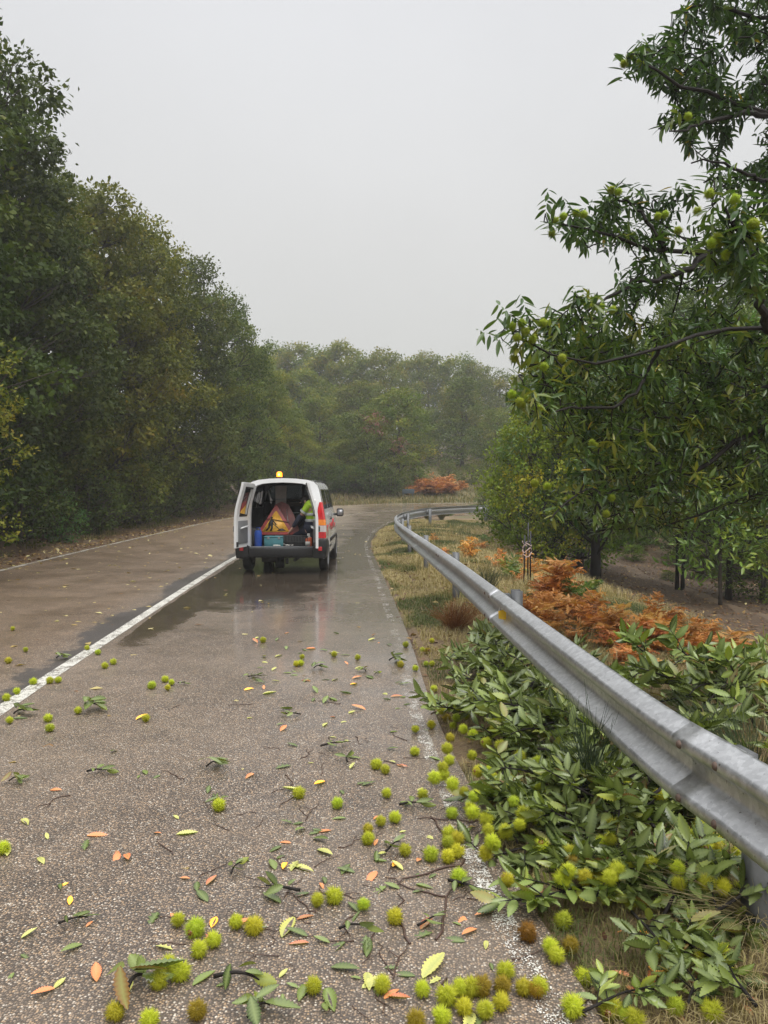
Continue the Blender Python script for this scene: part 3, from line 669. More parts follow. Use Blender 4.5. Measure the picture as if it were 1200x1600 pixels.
# ------------------------------------------------------------------ right side wood
RG = 'trees of the wood on the right below the road'
CV = [make_tree('wood_tree', 101 + k, 8, 3.4, clear=.27, npuff=40, sub=15, nleaf=12, leaf=.19, tmpl=CHT, m=M['chest'], bm=M['wetbark'], trunk_r=(.09, .045, .17, .075)[k], forks=(2, 2, 1, 1)[k], bias=.55, shape='round', spread=.9) for k in range(4)]
rt_list = [(0, 884, 893, .62, (1, 1.1, .8), 'chestnut with twin slim trunks left of the thick trunk'), (2, 930, 905, .80, (1, 1.05, .75), 'chestnut with the thick dark trunk beside the dirt path'),
           (1, 1060, 922, .85, (1.0, 1.05, .8), 'slim forked tree on the dirt slope right of the path'), (3, 1138, 937, .85, (.8, .95, .7), 'dark trunk tree behind the pale sapling')]
for v, px, py, s_, c, lb in rt_list:
    g = G(px, py); put_tree(CV[v], g[0], g[1], lb, s_, color=tuple(1.45 * q for q in c), group=RG, name='chestnut_tree')
g = G(893, 893)
sap = make_tree('sapling', 121, 3.0, 1.15, clear=.28, npuff=20, sub=9, nleaf=9, leaf=.2, tmpl=CHT, m=M['chest'], trunk_r=.03, bias=.62, shape='cone')
g = G(1125, 945, 0); put_tree(sap, g[0], g[1], 'pale green sapling on the dirt slope at the right', 1.0, color=(1.7, 1.6, .9), name='sapling')
lt = make_tree('light_tree', 131, 5, 2.3, clear=.04, npuff=46, sub=24, nleaf=12, leaf=.13, bias=.60, shape='round', trunk_r=.07, forks=2)
for (px, d, top, c, lb, w) in ((838, 22, 645, (1.9, 2.2, 1.1), 'light green bushy tree beside the guardrail bend', 1.0), (905, 25, 640, (1.5, 1.8, 1.0), 'green bushy tree behind the light green one', 1.1), (800, 28.0, 715, (1.15, 1.35, .8), 'low spreading tree at the inner side of the bend', .8)):
    x = (px - 600) / 1200 * d; h = (765 - top) * d / 1200 + CAM_H - T(x, d); s_ = h / 5.1; r = put_tree(lt, x, d, lb, s_, color=c, name='bushy_tree'); r.scale = (s_ * w * .85, s_ * w * .85, s_)
more = [(13.2, 31.5), (18, 30), (23, 34), (20, 46), (28, 42), (30, 55), (14, 57), (21, 25), (16.5, 36)]
for i, (x, y) in enumerate(more):
    s_ = (1.15, 1.3, 1.2, 1.35)[i % 4]
    if inside(np.array([x]), np.array([y]))[0]: y = 36
    put_tree(OV[i % 4], x, y, 'shaded tree deep in the right wood, %s from the left of its row' % ORD[sorted(more, key=lambda q: q[0] / q[1]).index(more[i])], s_ * .85, color=(1.2, 1.4, .9), group='trees deep in the right wood', name='wood_tree')
rb = [(800, 815, .8), (765, 812, .7), (845, 835, .9), (700, 806, .45), (780, 835, .5), (905, 842, 1.2), (985, 860, 1.3), (1070, 878, 1.5), (1170, 900, 1.7), (1010, 850, 1.5), (1120, 880, 1.8), (950, 855, 1.1), (740, 800, .5), (1185, 938, 1.5), (1100, 903, 1.0), (868, 872, .7), (990, 876, .6), (1045, 908, .35), (1165, 905, 1.6)]
rbl = ['green bush by the orange bracken near the guardrail bend', 'small bush behind the guardrail bend', 'bush left of the twin slim trunks', 'tuft like bush close behind the guardrail at the bend', 'low leafy bush above the bracken bank', 'bush behind the thick dark trunk', 'bush across the dirt path, left', 'bush across the dirt path above the forked tree', 'bush at the right photo edge behind the sapling', 'dense bush at the far side of the path', 'tall bush behind the sapling', 'bush between the thick trunk and the forked tree', 'small bush at the inner side of the bend', 'green bush at the photo edge right of the pale sapling', 'bush between the forked tree and the pale sapling', 'low bush at the foot of the twin slim trunks', 'low bush on the near side of the dirt path', 'tuft of leaves at the foot of the slim forked tree', 'tall bush between the sapling and the photo edge']
for i, (px, py, h) in enumerate(rb): shrub(px, py, h, (1.2, 1.45, .8) if i < 5 or i > 12 else (.95, 1.15, .75), rbl[i], i % 3, 1.4)

# ------------------------------------------------------------------ near chestnut tree (trunk outside the frame on the right)
def near_chestnut():
    rng = np.random.default_rng(5); base = np.array([7.4, 8.6, T(7.4, 8.6)])
    root = empty('chestnut_tree', base); tag(root, 'large spreading chestnut with spiky burrs overhanging from the right edge', 'tree')
    A = Acc(); B = []  # branch polylines (pts, radius)
    t = np.linspace(0, 1, 12); trunk = base + np.column_stack([-.5 * t + .15 * np.sin(t * 6), .3 * t, 10.5 * t - .2 * (t == 0)])
    A.tube(trunk, .30 * (1 - t) ** .7 + .03, 12)
    def tp(h): return np.array([np.interp(h, trunk[:, 2], trunk[:, k]) for k in range(3)])
    def br(pts, r0, r1, start_h=None):
        p = [P(*q) for q in pts]
        if start_h is not None: p = [tp(start_h)] + p
        p = resample(catmull(p, .15), 22); p[2:-1] += rng.normal(0, .012, (19, 3)); A.tube(p, np.linspace(r0, r1, 22), 8); B.append(p)
    br([(1330, 240, 7.2), (1196, 174, 6.7), (1112, 147, 6.4), (1053, 128, 6.2), (985, 90, 6.0)], .065, .008, 4.2)
    br([(1215, 180, 6.8), (1150, 178, 6.5), (1090, 195, 6.3), (1046, 205, 6.1)], .03, .006)
    br([(1300, 40, 7.4), (1180, 30, 6.9), (1120, 5, 6.8), (1050, 20, 6.6)], .06, .008, 5.5)
    br([(1260, 250, 7), (1190, 280, 6.4), (1120, 250, 6.1), (1080, 255, 6.0)], .03, .006)
    br([(1330, 430, 7.4), (1200, 400, 6.9), (1108, 392, 6.6), (1040, 392, 6.4), (991, 385, 6.3), (936, 363, 6.2), (865, 348, 6.0)], .07, .008, 3.3)
    br([(1108, 394, 6.6), (1060, 430, 6.4), (1000, 440, 6.2), (930, 475, 6.0), (915, 480, 5.9)], .03, .006)
    br([(1040, 392, 6.4), (1000, 330, 6.3), (955, 305, 6.2)], .022, .006)
    br([(1400, 560, 7.2), (1200, 516, 6.3), (1101, 522, 6.0), (1031, 542, 5.8), (960, 562, 5.6), (907, 571, 5.5), (850, 545, 5.4), (800, 520, 5.3)], .042, .006, 2.6)
    br([(1031, 542, 5.8), (1020, 570, 5.9), (990, 620, 5.9), (930, 640, 5.8), (820, 630, 5.5)], .016, .005)
    br([(1400, 640, 7.6), (1200, 665, 7), (1127, 714, 6.9), (1060, 748, 6.8), (1002, 762, 6.7), (930, 775, 6.5), (880, 790, 6.4)], .06, .008, 2.0)
    br([(1320, 600, 7.4), (1200, 600, 7), (1090, 655, 6.8), (1010, 650, 6.7), (930, 690, 6.5)], .045, .007, 2.4)
    br([(1300, 760, 7.6), (1190, 770, 7.3), (1100, 800, 7.2), (1020, 830, 7.1)], .04, .007, 1.6)
    br([(1200, 516, 6.3), (1180, 440, 5.2), (1165, 380, 4.6), (1130, 330, 4.5), (1150, 300, 4.5)], .04, .007)
    br([(1420, -200, 8), (1230, -160, 7.6), (1100, -120, 7.3)], .06, .01, 7)
    for k in range(16):   # boughs on the side away from the road
        h = rng.uniform(1.8, 9) + base[2]; az = rng.uniform(-1.9, 2.4); s0 = tp(h); ln = rng.uniform(2.2, 4.2)
        e = s0 + np.array([math.cos(az) * ln, math.sin(az) * ln, rng.uniform(.4, 1.8)])
        if proj(e)[0] < 1215 and e[1] > 1: e[0] += 3
        p = resample(catmull([s0, (s0 + e) / 2 + (0, 0, -.2), e]), 16); A.tube(p, np.linspace(.07, .008, 16), 7); B.append(p)
    BP = np.vstack(B)
    def xmin(y):
        return np.interp(y, [-100, 0, 28, 45, 60, 95, 140, 175, 205, 225, 262, 272, 300, 318, 345, 385, 405, 430, 450, 478, 492, 505, 530, 560, 590, 640, 665, 700, 740, 780, 820, 850, 880],
                            [1070, 1080, 1040, 1052, 1010, 975, 1010, 1030, 1010, 1060, 1078, 1110, 1112, 945, 860, 885, 925, 935, 905, 918, 915, 795, 792, 820, 800, 802, 850, 900, 880, 860, 840, 870, 1000])
    holes = [(1168, 205, 26), (1150, 245, 24), (1188, 235, 20), (1035, 492, 22), (1008, 498, 20), (1160, 100, 14), (1095, 470, 12), (1010, 360, 14), (985, 345, 18), (1075, 60, 12), (1120, 60, 14), (1050, 170, 10), (1110, 215, 20), (1060, 330, 16),(960,420,12),(900,590,8)]
    cl = []
    while len(cl) < 2050:
        y = rng.uniform(-60, 860); x = rng.uniform(785, 1300)
        if x < xmin(y) + 12: continue
        if any((x - a) ** 2 + (y - b) ** 2 < r * r for a, b, r in holes): continue
        if y > 300 and x > 1000 and rng.random() < .15: pass
        if y < 500 and rng.random() < .45: continue
        if y > 650 and rng.random() < .3: continue
        if y > 770 and rng.random() < (.45 if x < 980 else .7): continue
        if y > 835: continue
        if vnoise(x, y, 30, 4) < .30 and y < 600: continue
        d = 5.6 + (x - 790) / 500 * 1.2 + rng.uniform(0, 1.2 + 1.2 * (y > 420)); c = P(x, y, d)
        j = ((BP - c) ** 2).sum(1).argmin(); q = BP[j]; dd = np.linalg.norm(q - c)
        if dd > 1.35: c = q + (c - q) / dd * 1.35 if False else c
        if dd > 1.8: continue
        cl.append((c, q))
    for k in range(700):
        p = BP[rng.integers(len(B) * 0 + 22 * 14, len(BP))]; c = p + rng.normal(0, .45, 3)
        if c[1] > .5 and (lambda pr: -50 < pr[0] < 1225 and -50 < pr[1] < 1700)(proj(c)): continue
        cl.append((c, p))
    # a few bold near shoots with drooping leaves
    for (x, y, d) in ((1125, 310, 4.5), (1165, 345, 4.5), (1110, 372, 4.6), (1170, 375, 4.4), (1160, 430, 4.6), (1125, 425, 4.7), (1150, 395, 4.6), (1185, 330, 4.6), (1180, 450, 4.7), (1135, 450, 4.8), (860, 350, 5.9), (985, 95, 5.9), (800, 520, 5.2), (820, 510, 5.3), (815, 628, 5.3), (850, 640, 5.4), (812, 555, 5.3), (958, 305, 6.1), (912, 480, 5.8), (935,470,5.8)):
        c = P(x, y, d)
        for _ in range(3): cl.append((c + rng.normal(0, .05, 3), BP[((BP - c) ** 2).sum(1).argmin()]))
    C = np.array([c[0] for c in cl]); Q = np.array([c[1] for c in cl]); n = len(C)
    dq = np.linalg.norm(C - Q, axis=1); od = np.argsort(dq); done = [od[0]]
    for i_ in od[1:]:
        dc = np.linalg.norm(C[done] - C[i_], axis=1); j_ = dc.argmin()
        if dc[j_] > .04 and dc[j_] < dq[i_]: Q[i_] = C[done[j_]]
        done.append(i_)
    s_ = np.linspace(0, 1, 5)[None, :, None]; mid_ = (C + Q) / 2 + rng.normal(0, .06, (n, 3)) + np.array([0, 0, .05])
    paths = Q[:, None] * (1 - s_) ** 2 + 2 * mid_[:, None] * s_ * (1 - s_) + C[:, None] * s_ ** 2
    tv, tf = tubes(paths, np.linspace(.0035, .0025, 5)[None] + np.minimum(.005, dq / 120)[:, None], 4); A.add(tv, tf)
    nl = 13; li = np.repeat(np.arange(n), nl); N_ = len(li)
    ax = unit(C - mid_ + np.array([0, 0, .02])); al = np.tile(np.arange(nl) / nl, n)
    ph = np.tile(np.arange(nl) * 2.4, n) + np.repeat(rng.uniform(0, 6.28, n), nl)
    u1 = unit(np.cross(ax, np.array([.1, .2, 1.]))); u2 = np.cross(ax, u1)
    rad = np.cos(ph)[:, None] * u1[li] + np.sin(ph)[:, None] * u2[li]
    pos = C[li] - ax[li] * (.20 * (1 - al))[:, None]
    dr_ = unit(rad * .8 + ax[li] * (.15 + .6 * al)[:, None] + np.array([0, 0, -.20]) + rng.normal(0, .20, (N_, 3)))
    nr = unit(np.array([0, 0, 1.]) + ax[li] * .3 + rng.normal(0, .3, (N_, 3)))
    ln = rng.uniform(.075, .14, N_); tint = np.clip(np.repeat(rng.normal(.40, .16, n) + .30 * sstep(4.6, 2.4, C[:, 2]), nl) + rng.normal(0, .1, N_), 0, .96); tint[rng.random(N_) < .004] = 1
    v, f, a_ = place_leaves(leaf_template(5, 0, .22, .22), pos - base, dr_, nr, ln, ln * rng.uniform(.20, .29, N_), tint)
    A2 = Acc(); 
    for i in range(len(A.v)): A.v[i] = A.v[i] - base
    A.build('trunk', M['wetbark'], root, smooth=True)
    link('crown', npmesh('crown', v, [f], M['chest'], attrs={'tint': a_}), root)
    return root, base, C
NC, NCB, NCC = near_chestnut()

# ------------------------------------------------------------------ bracken
def frond_mesh(acc, base, az, ln, rise, rng, mi=0, t0=.5, npin=18, wid=.42):
    t = np.linspace(0, 1, 9); dirh = np.array([math.cos(az), math.sin(az), 0])
    path = base + dirh * (ln * .75 * t ** 1.1)[:, None] + np.array([0, 0, 1.]) * (rise * (t * 1.5 - .95 * t ** 2.2))[:, None]
    acc.tube(path, np.linspace(.004, .0015, 9), 4, mi); acc.a[-1][:] = t0 - .2
    k = np.repeat(np.linspace(.22, .97, npin), 2); sgn = np.tile([-1, 1], npin)
    pos = np.stack([np.interp(k, t, path[:, q]) for q in range(3)], -1); tg = unit(np.stack([np.interp(k, t, np.gradient(path, axis=0)[:, q]) for q in range(3)], -1))
    side = unit(np.cross(tg, np.array([0, 0, 1.]))) * sgn[:, None]
    dr_ = unit(side + tg * .45 + np.array([0, 0, -.25]) + rng.normal(0, .34, (len(k), 3)))
    nr = unit(np.array([0, 0, 1.]) + rng.normal(0, .8, (len(k), 3))); L_ = ln * wid * (1.05 - k) ** .8 * rng.uniform(.8, 1.15, len(k))
    v, f, a_ = place_leaves(PIN, pos, dr_, nr, L_, L_ * .24, np.clip(t0 + rng.normal(0, .13, len(k)), 0, 1)); acc.add(v, f, mi, a_)
PIN = leaf_template(11, .42, .1, .35)
M['bracken'] = leafmat('dead_bracken', [(0, (.22, .09, .03)), (.4, (.48, .21, .06)), (.7, (.68, .35, .11)), (1, (.64, .44, .18))], .25, .6, spec=.3)
M['fern'] = leafmat('green_bracken', [(0, (.05, .10, .02)), (.6, (.12, .20, .035)), (1, (.28, .28, .05))], .25, .45)
def bracken_var(seed, mt, n=14):
    rng = np.random.default_rng(seed); a = Acc()
    for k in range(n): frond_mesh(a, rng.normal(0, .08, 3) * (1, 1, 0), rng.uniform(0, 6.28), rng.uniform(.5, 1.0), rng.uniform(.35, 1.3), rng, 0, rng.uniform(.1, .9))
    return a.mesh('bracken', mt)
BR = [bracken_var(200 + k, M['bracken']) for k in range(4)]; BRG = [bracken_var(210 + k, M['fern'], 9) for k in range(2)]
BG = 'clumps of dead bracken behind the guardrail'
bp = [(670, 832, .5), (902, 918, .9), (850, 950, .8), (948, 985, .8), (1035, 1015, .8), (1100, 1000, .9), (985, 1005, .7), (870, 965, .7), (690, 838, .6), (712, 846, .7), (735, 852, .9), (757, 860, 1.0), (778, 868, 1.0), (745, 868, .7), (800, 872, .9), (765, 878, .8), (840, 880, 1.0), (858, 893, 1.1), (835, 905, 1.0), (862, 915, 1.1), (845, 930, .9), (885, 925, 1.0), (905, 940, 1.0), (875, 948, .8), (930, 950, 1.0), (960, 962, 1.0), (925, 968, .7), (985, 975, .9), (1010, 978, 1.0), (1045, 985, 1.1), (1075, 975, .9), (1090, 965, .9), (1060, 1005, .9), (1020, 1000, .7), (725, 865, .5), (815, 895, .7), (965, 945, .8), (1000, 955, .8), (880, 905, .8), (790, 855, .8)]
rng_b = np.random.default_rng(12); bp = [(a_ + rng_b.normal(0, 20), b_ + 14 + 16 * (a_ > 840) + rng_b.normal(0, 11), c_ * rng_b.uniform(.5, .85)) for a_, b_, c_ in bp]
for i, (px, py, s_) in enumerate(bp):
    g = G(px, py); o = link('bracken', BR[i % 4], None, Vector((g[0], g[1], T(g[0], g[1]) - .02))); o.rotation_euler = (0, 0, i * 1.9); o.scale = (s_ * (.55 + .2 * (px > 840)),) * 2 + (s_ * rng_b.uniform(.5, .85),)
    tag(o, 'rust orange clump of dead bracken behind the guardrail, %s from the left' % ORD[sorted(range(len(bp)), key=lambda q: bp[q][0]).index(i)], 'bracken', BG); c = (1.0, .95, .9) if i % 3 else (1.15, 1, 1); o.color = (*c, 1)
for i, (px, py, s_, lb) in enumerate(((910, 945, .55, 'green fern with yellow tips beside the orange bracken'), (800, 905, .5, 'green fern at the foot of the black stakes'), (760, 850, .5, 'green fern behind the orange bracken by the bend'))):
    g = G(px, py); o = link('fern', BRG[i % 2], None, Vector((g[0], g[1], T(g[0], g[1])))); o.scale = (s_,) * 3; o.rotation_euler = (0, 0, i); tag(o, lb, 'fern'); o.color = (1, 1, 1, 1)
for i, (px, d, s_) in enumerate(((650, 54, 1.3), (662, 53, 1.5), (672, 53.4, 1.9), (684, 53, 2.0), (697, 53.2, 1.9), (708, 53.6, 1.5), (690, 55, 2.2), (640, 53, 1.0), (722, 55, 1.2), (655, 57, 1.4))):
    x = (px - 600) / 1200 * d; o = link('bracken', BR[i % 4], None, Vector((x, d, T(x, d)))); o.scale = (s_ * .95, s_ * .95, s_ * .7); o.rotation_euler = (0, 0, i * 2.1)
    o.color = (.85, .7, .75, 1); tag(o, 'rust red dead bracken clump at the road edge beyond the bend, %s from the left' % ORD[i], 'bracken', 'dead bracken beyond the bend')

# ------------------------------------------------------------------ grass (uncountable) as blade meshes
def blades(name, x, y, h, w, lean, tint, m, label=None):
    rng = RNG; n = len(x); z = terrain(x, y); az = rng.uniform(0, 6.28, n); t = np.array([0, .5, 1.0])
    ld = np.stack([np.cos(az), np.sin(az), 0 * az], -1); sd = np.stack([-np.sin(az), np.cos(az), 0 * az], -1)
    base = np.stack([x, y, z], -1)
    p1 = base + ld * (h * lean * .25)[:, None] + np.array([0, 0, 1.]) * (h * .6)[:, None]; p2 = base + ld * (h * lean)[:, None] + np.array([0, 0, 1.]) * (h * (1 - .35 * lean))[:, None]
    W_ = w[:, None] / 2
    v = np.stack([base - sd * W_, base + sd * W_, p1 + sd * W_ * .8, p1 - sd * W_ * .8, p2], 1); i = np.arange(n) * 5
    me = npmesh(name, v.reshape(-1, 3), [np.stack([i, i + 1, i + 2, i + 3], -1), np.stack([i + 3, i + 2, i + 4], -1)], m, attrs={'tint': np.repeat(tint, 5)})
    o = link(name, me); o.color = (1, 1, 1, 1); tag(o, label, 'grass', kind='stuff'); return o
M['grass'] = leafmat('verge_grass', [(0, (.05, .07, .02)), (.3, (.10, .12, .03)), (.5, (.22, .18, .07)), (.8, (.38, .30, .15)), (1, (.46, .38, .22))], .2, .6, spec=.25)
def scatter(n, x0, x1, y0, y1, cond, pw=1.0):
    x = RNG.uniform(x0, x1, n); y = y0 + (y1 - y0) * RNG.random(n) ** pw; h, ins, lf, rg, dl, dr = terrain(x, y, True); k = cond(x, y, ins, lf, rg, dl, dr); return x[k], y[k]
x, y = scatter(420000, -1, 5, 1.6, 34, lambda x, y, i, l, r, dl, dr: r & (dr > -.02 + .10 * vnoise(x, y, .25, 3)) & (dr < 4.2) & (vnoise(x, y, .4, 9) > .10 + .2 * (dr < .12)), 1.9)
gt = vnoise(x, y, .8, 11); blades('verge_grass', x, y, RNG.uniform(.025, .09, len(x)) * (.6 + .8 * vnoise(x, y, .6, 2)) * (.8 + .2 * sstep(3, 6, y)), RNG.uniform(.002, .004, len(x)) * np.clip(y / 5, 1, 3), RNG.uniform(.4, 1.5, len(x)), np.clip(.74 - .6 * sstep(.4, .75, gt) + RNG.normal(0, .12, len(x)), 0, 1), M['grass'], 'short dry grass of the verge along and behind the guardrail')
x, y = scatter(26000, .6, 5, 2.0, 30, lambda x, y, i, l, r, dl, dr: r & (dr > .45) & (vnoise(x, y, .5, 19) > .45), 1.3)
blades('tall_grass', x, y, RNG.uniform(.12, .30, len(x)), RNG.uniform(.002, .004, len(x)) * np.clip(y / 6, 1, 2.5), RNG.uniform(.2, 1.0, len(x)), np.clip(.72 + RNG.normal(0, .14, len(x)), 0, 1), M['grass'], 'taller straw coloured grass standing behind and under the guardrail')
x, y = scatter(42000, -12, -4, 9, 48, lambda x, y, i, l, r, dl, dr: l & (dl > .9) & (dl < 3.2) & (vnoise(x, y, .9, 13) > .5), 1.0)
blades('bank_grass', x, y, RNG.uniform(.08, .3, len(x)), RNG.uniform(.006, .014, len(x)), RNG.uniform(.4, 1.2, len(x)), np.clip(.42 + RNG.normal(0, .15, len(x)), 0, 1), M['grass'], 'sparse grass on the left bank under the trees')
x, y = scatter(50000, -4, 16, 47, 80, lambda x, y, i, l, r, dl, dr: l & (dl > .1), 1.3)
blades('meadow_grass', x, y, RNG.uniform(.1, .35, len(x)), RNG.uniform(.015, .04, len(x)), RNG.uniform(.4, 1.2, len(x)), np.clip(.45 + RNG.normal(0, .15, len(x)), 0, 1), M['grass'], 'yellow green grass of the far meadow beyond the bend')
# long dead straw tufts near the nearest post
M['broom'] = leafmat('broom_stems', [(0, (.03, .05, .018)), (.5, (.06, .09, .03)), (1, (.17, .17, .09))], .1, .5)
def stem_bunch(name, px, py, n, h, spread, m, tints, label, cat, lean=(0, 0), width=.0016, pos=None, branch=0):
    g = G(px, py) if pos is None else np.array(pos); z = T(g[0], g[1]); rng = np.random.default_rng(int(px * 7 + py)); paths = []
    for k in range(n):
        az = rng.uniform(0, 6.28); r = spread * rng.random() ** .6; e = np.array([math.cos(az) * r + lean[0] * rng.uniform(.5, 1.1), math.sin(az) * r + lean[1] * rng.uniform(.5, 1.1), h * rng.uniform(.6, 1.05) * (1 - .3 * r / max(spread, .01))])
        b = np.array([rng.normal(0, .03), rng.normal(0, .03), -.02]); mid_ = b + (e - b) * .5 + np.array([0, 0, h * .16]) + rng.normal(0, .02, 3); s_ = np.linspace(0, 1, 8)[:, None]
        p = b * (1 - s_) ** 2 + 2 * mid_ * s_ * (1 - s_) + e * s_ ** 2; paths.append(p)
        for q in range(branch):
            i0 = rng.integers(2, 7); s0 = p[i0]; dv = unit(p[min(7, i0 + 1)] - p[i0 - 1]) + rng.normal(0, .35, 3); l_ = h * rng.uniform(.15, .35)
            paths.append(s0 + (dv * l_)[None] * np.linspace(0, 1, 8)[:, None] + np.array([0, 0, .04])[None] * (np.linspace(0, 1, 8) ** 2)[:, None])
    paths = np.array(paths); v, f = tubes(paths, np.tile(np.linspace(width, width * .35, 8), (len(paths), 1)), 3)
    me = npmesh(name, v, [f], m, attrs={'tint': np.repeat(np.clip(rng.normal(tints, .15, len(paths)), 0, 1), 24)}); o = link(name, me, None, Vector((g[0], g[1], z))); o.color = (1, 1, 1, 1); return tag(o, label, cat)
stem_bunch('broom_plant', 0, 0, 16, .62, .17, M['broom'], .15, 'thin wiry broom plant growing in front of the guardrail', 'plant', (-.02, -.02), .0021, pos=(.96, 3.55), branch=7)
stem_bunch('grass_tuft', 760, 938, 170, .62, .30, M['broom'], .6, 'grey green broom tuft behind the guardrail', 'plant', width=.003)
stem_bunch('broom_bush', 0, 0, 420, .55, .45, M['broom'], .42, 'dense green broom bending over behind the nearest rail section', 'plant', (-.35, .1), .0022, pos=(1.9, 3.95))
stem_bunch('dead_bush', 710, 985, 300, .36, .42, M['bracken'], .0, 'dark brown dead bush under the guardrail behind the second post', 'bush', (.1, 0), .002, branch=1)
stem_bunch('grass_tuft', 648, 862, 120, .55, .3, M['broom'], .5, 'dark green tuft between the road edge and the rail near the bend', 'plant', width=.004)
stem_bunch('grass_tuft', 668, 812, 120, .8, .5, M['grass'], .4, 'yellow green tuft behind the guardrail at the bend', 'plant', width=.008)
stem_bunch('grass_tuft', 690, 812, 120, .7, .5, M['grass'], .35, 'second tuft behind the guardrail bend, nearer the bracken', 'plant', width=.008)
stem_bunch('straw_tuft', 0, 0, 260, .20, .42, M['grass'], .85, 'matted dry straw around the nearest guardrail post', 'grass', (-.05, -.05), .0016, pos=(1.35, 2.75))
stem_bunch('straw_tuft', 0, 0, 160, .14, .35, M['grass'], .8, 'flattened dry straw left of the nearest guardrail post', 'grass', (-.05, .05), .0014, pos=(1.12, 3.15))
# ------------------------------------------------------------------ van (local frame: x right, y forward, z up, origin under the rear axle)
M['van_white'] = simple('white_van_paint', (.70, .71, .71), .22, 0, .05, 3, coat=.6)
M['lining'] = simple('dark_van_lining', (.035, .036, .038), .7, 0, .25, 6)
M['panel_grey'] = simple('grey_door_panel', (.16, .165, .17), .6, 0, .15, 8)
M['blackp'] = simple('black_plastic', (.010, .010, .011), .5, 0, .25, 12, .1)
M['tyre'] = simple('tyre_rubber', (.016, .016, .016), .75, 0, .3, 20, .2)
M['rim'] = simple('steel_rim', (.30, .30, .31), .4, .6, .1)
M['redlens'] = simple('red_lens', (.55, .015, .02), .15, 0, .15, 12, coat=.8)
M['amberlens'] = simple('amber_lens', (.85, .25, .02), .15, 0, .1, 12, coat=.8)
M['clearlens'] = simple('clear_lens', (.55, .50, .50), .15, 0, .1, 12, coat=.8)
M['redsticker'] = simple('red_side_sticker', (.50, .03, .04), .35)
M['seat'] = simple('seat_fabric', (.05, .055, .065), .85)
def glassmat():
    m, t, p, o = mat('van_glass'); tr = N(t, 'ShaderNodeBsdfTransparent'); tr.inputs[0].default_value = (.30, .34, .32, 1)
    g = N(t, 'ShaderNodeBsdfGlossy'); g.inputs['Roughness'].default_value = .03; fr = N(t, 'ShaderNodeFresnel'); fr.inputs[0].default_value = 1.5
    mx = N(t, 'ShaderNodeMixShader'); t.links.new(fr.outputs[0], mx.inputs[0]); t.links.new(tr.outputs[0], mx.inputs[1]); t.links.new(g.outputs[0], mx.inputs[2]); t.links.new(mx.outputs[0], o.inputs[0]); return m
M['glass'] = glassmat()
def emis(name, col, s):
    m, t, p, o = mat(name); p.inputs['Base Color'].default_value = (*col, 1); p.inputs['Emission Color'].default_value = (*col, 1); p.inputs['Emission Strength'].default_value = s; return m
M['beacon'] = emis('amber_beacon_glow', (1.0, .25, .01), 3.0); M['beacon_core'] = emis('beacon_flash', (1.0, .55, .12), 5.0)
VX, VY = -1.93, 15.2
van = empty('van', (VX, VY, 0)); van.location.z = .004; tag(van, 'small white service van parked in the lane with both rear doors wide open', 'van')
SEC = [(.79, .28), (.825, .42), (.832, .60), (.832, .80), (.825, .98), (.81, 1.10), (.785, 1.22), (.765, 1.34), (.73, 1.50), (.705, 1.60), (.675, 1.67), (.61, 1.735), (.48, 1.78), (.26, 1.805), (0, 1.815)]
def rake(z): return .17 * sstep(1.0, 1.85, np.asarray(z, float)) ** 1.2
def roofz(y): return float(np.interp(y, [-1, 1.7, 1.95, 2.75, 3.2, 3.32], [1.815, 1.815, 1.77, 1.18, .98, .75]))
def halfw(y): return float(np.interp(y, [-1, -.6, 2.4, 3.0, 3.32], [.985, 1, 1, .95, .80]))
def sec_at(y, inset=0):
    zt = roofz(y) ; P_ = []; z0 = .28
    for yw in (0, 2.6):
        if abs(y - yw) < .37: z0 = max(z0, .30 + math.sqrt(.37 ** 2 - (y - yw) ** 2))
    for x, z in SEC:
        if z <= 1.1: z = z0 + (z - .28) * (1.10 - z0) / (1.10 - .28)
        if z > 1.0: z = 1.0 + (z - 1.0) * (zt - 1.0) / .815 if zt > 1.05 else min(z, 1.0 + (zt - 1.0) * (z - .8) / 1.0)
        P_.append((x * halfw(y) - inset if x > inset else 0, z - (inset if z > 1.3 else 0)))
    return P_
ys = sorted(set([round(v, 3) for v in [-.72, -.62, -.54, -.46, -.40, -.37, -.34, -.28, -.2, -.1, 0, .1, .2, .28, .34, .37, .42, .50, .58, .70, .85, 1.0, 1.08, 1.16, 1.3, 1.5, 1.7, 1.95, 2.1, 2.2, 2.23, 2.26, 2.32, 2.4, 2.5, 2.6, 2.7, 2.8, 2.88, 2.94, 2.97, 3.05, 3.2, 3.32]]))
def shell(inset=0, skip_back=0):
    rows = []; yy = [v for v in ys if v > -.72 + skip_back or inset == 0]
    for y in yy:
        s_ = sec_at(y, inset); full = [(-x, z) for x, z in s_] + [(x, z) for x, z in s_[::-1][1:]]
        rk = max(0, 1 - (y + .72) / .34)
        rows.append([(x, y + float(rake(z)) * rk, z) for x, z in full])
    V = np.array(rows); ny_, nk, _ = V.shape; F = []
    wins = []
    for i in range(ny_ - 1):
        for k in range(nk - 1):
            j = k if k < nk // 2 else nk - 2 - k   # index from the sill
            y0, y1 = yy[i], yy[i + 1]; hole = False
            if j in (6, 7, 8) and ((-.46 <= y0 and y1 <= .37) or (.50 <= y0 and y1 <= 1.08) or (1.16 <= y0 and y1 <= 1.95)): hole = True
            if j >= 9 and y0 >= 1.95 and y1 <= 2.71: hole = True
            q = (i * nk + k, (i + 1) * nk + k, (i + 1) * nk + k + 1, i * nk + k + 1)
            (wins if hole else F).append(q)
    F.append
    return V.reshape(-1, 3), np.array(F), np.array(wins), nk, ny_
v, f, w_, nk, nyy = shell()
a = Acc(); a.add(v, f); a.add(v[-nk:], [np.arange(nk)[None]])
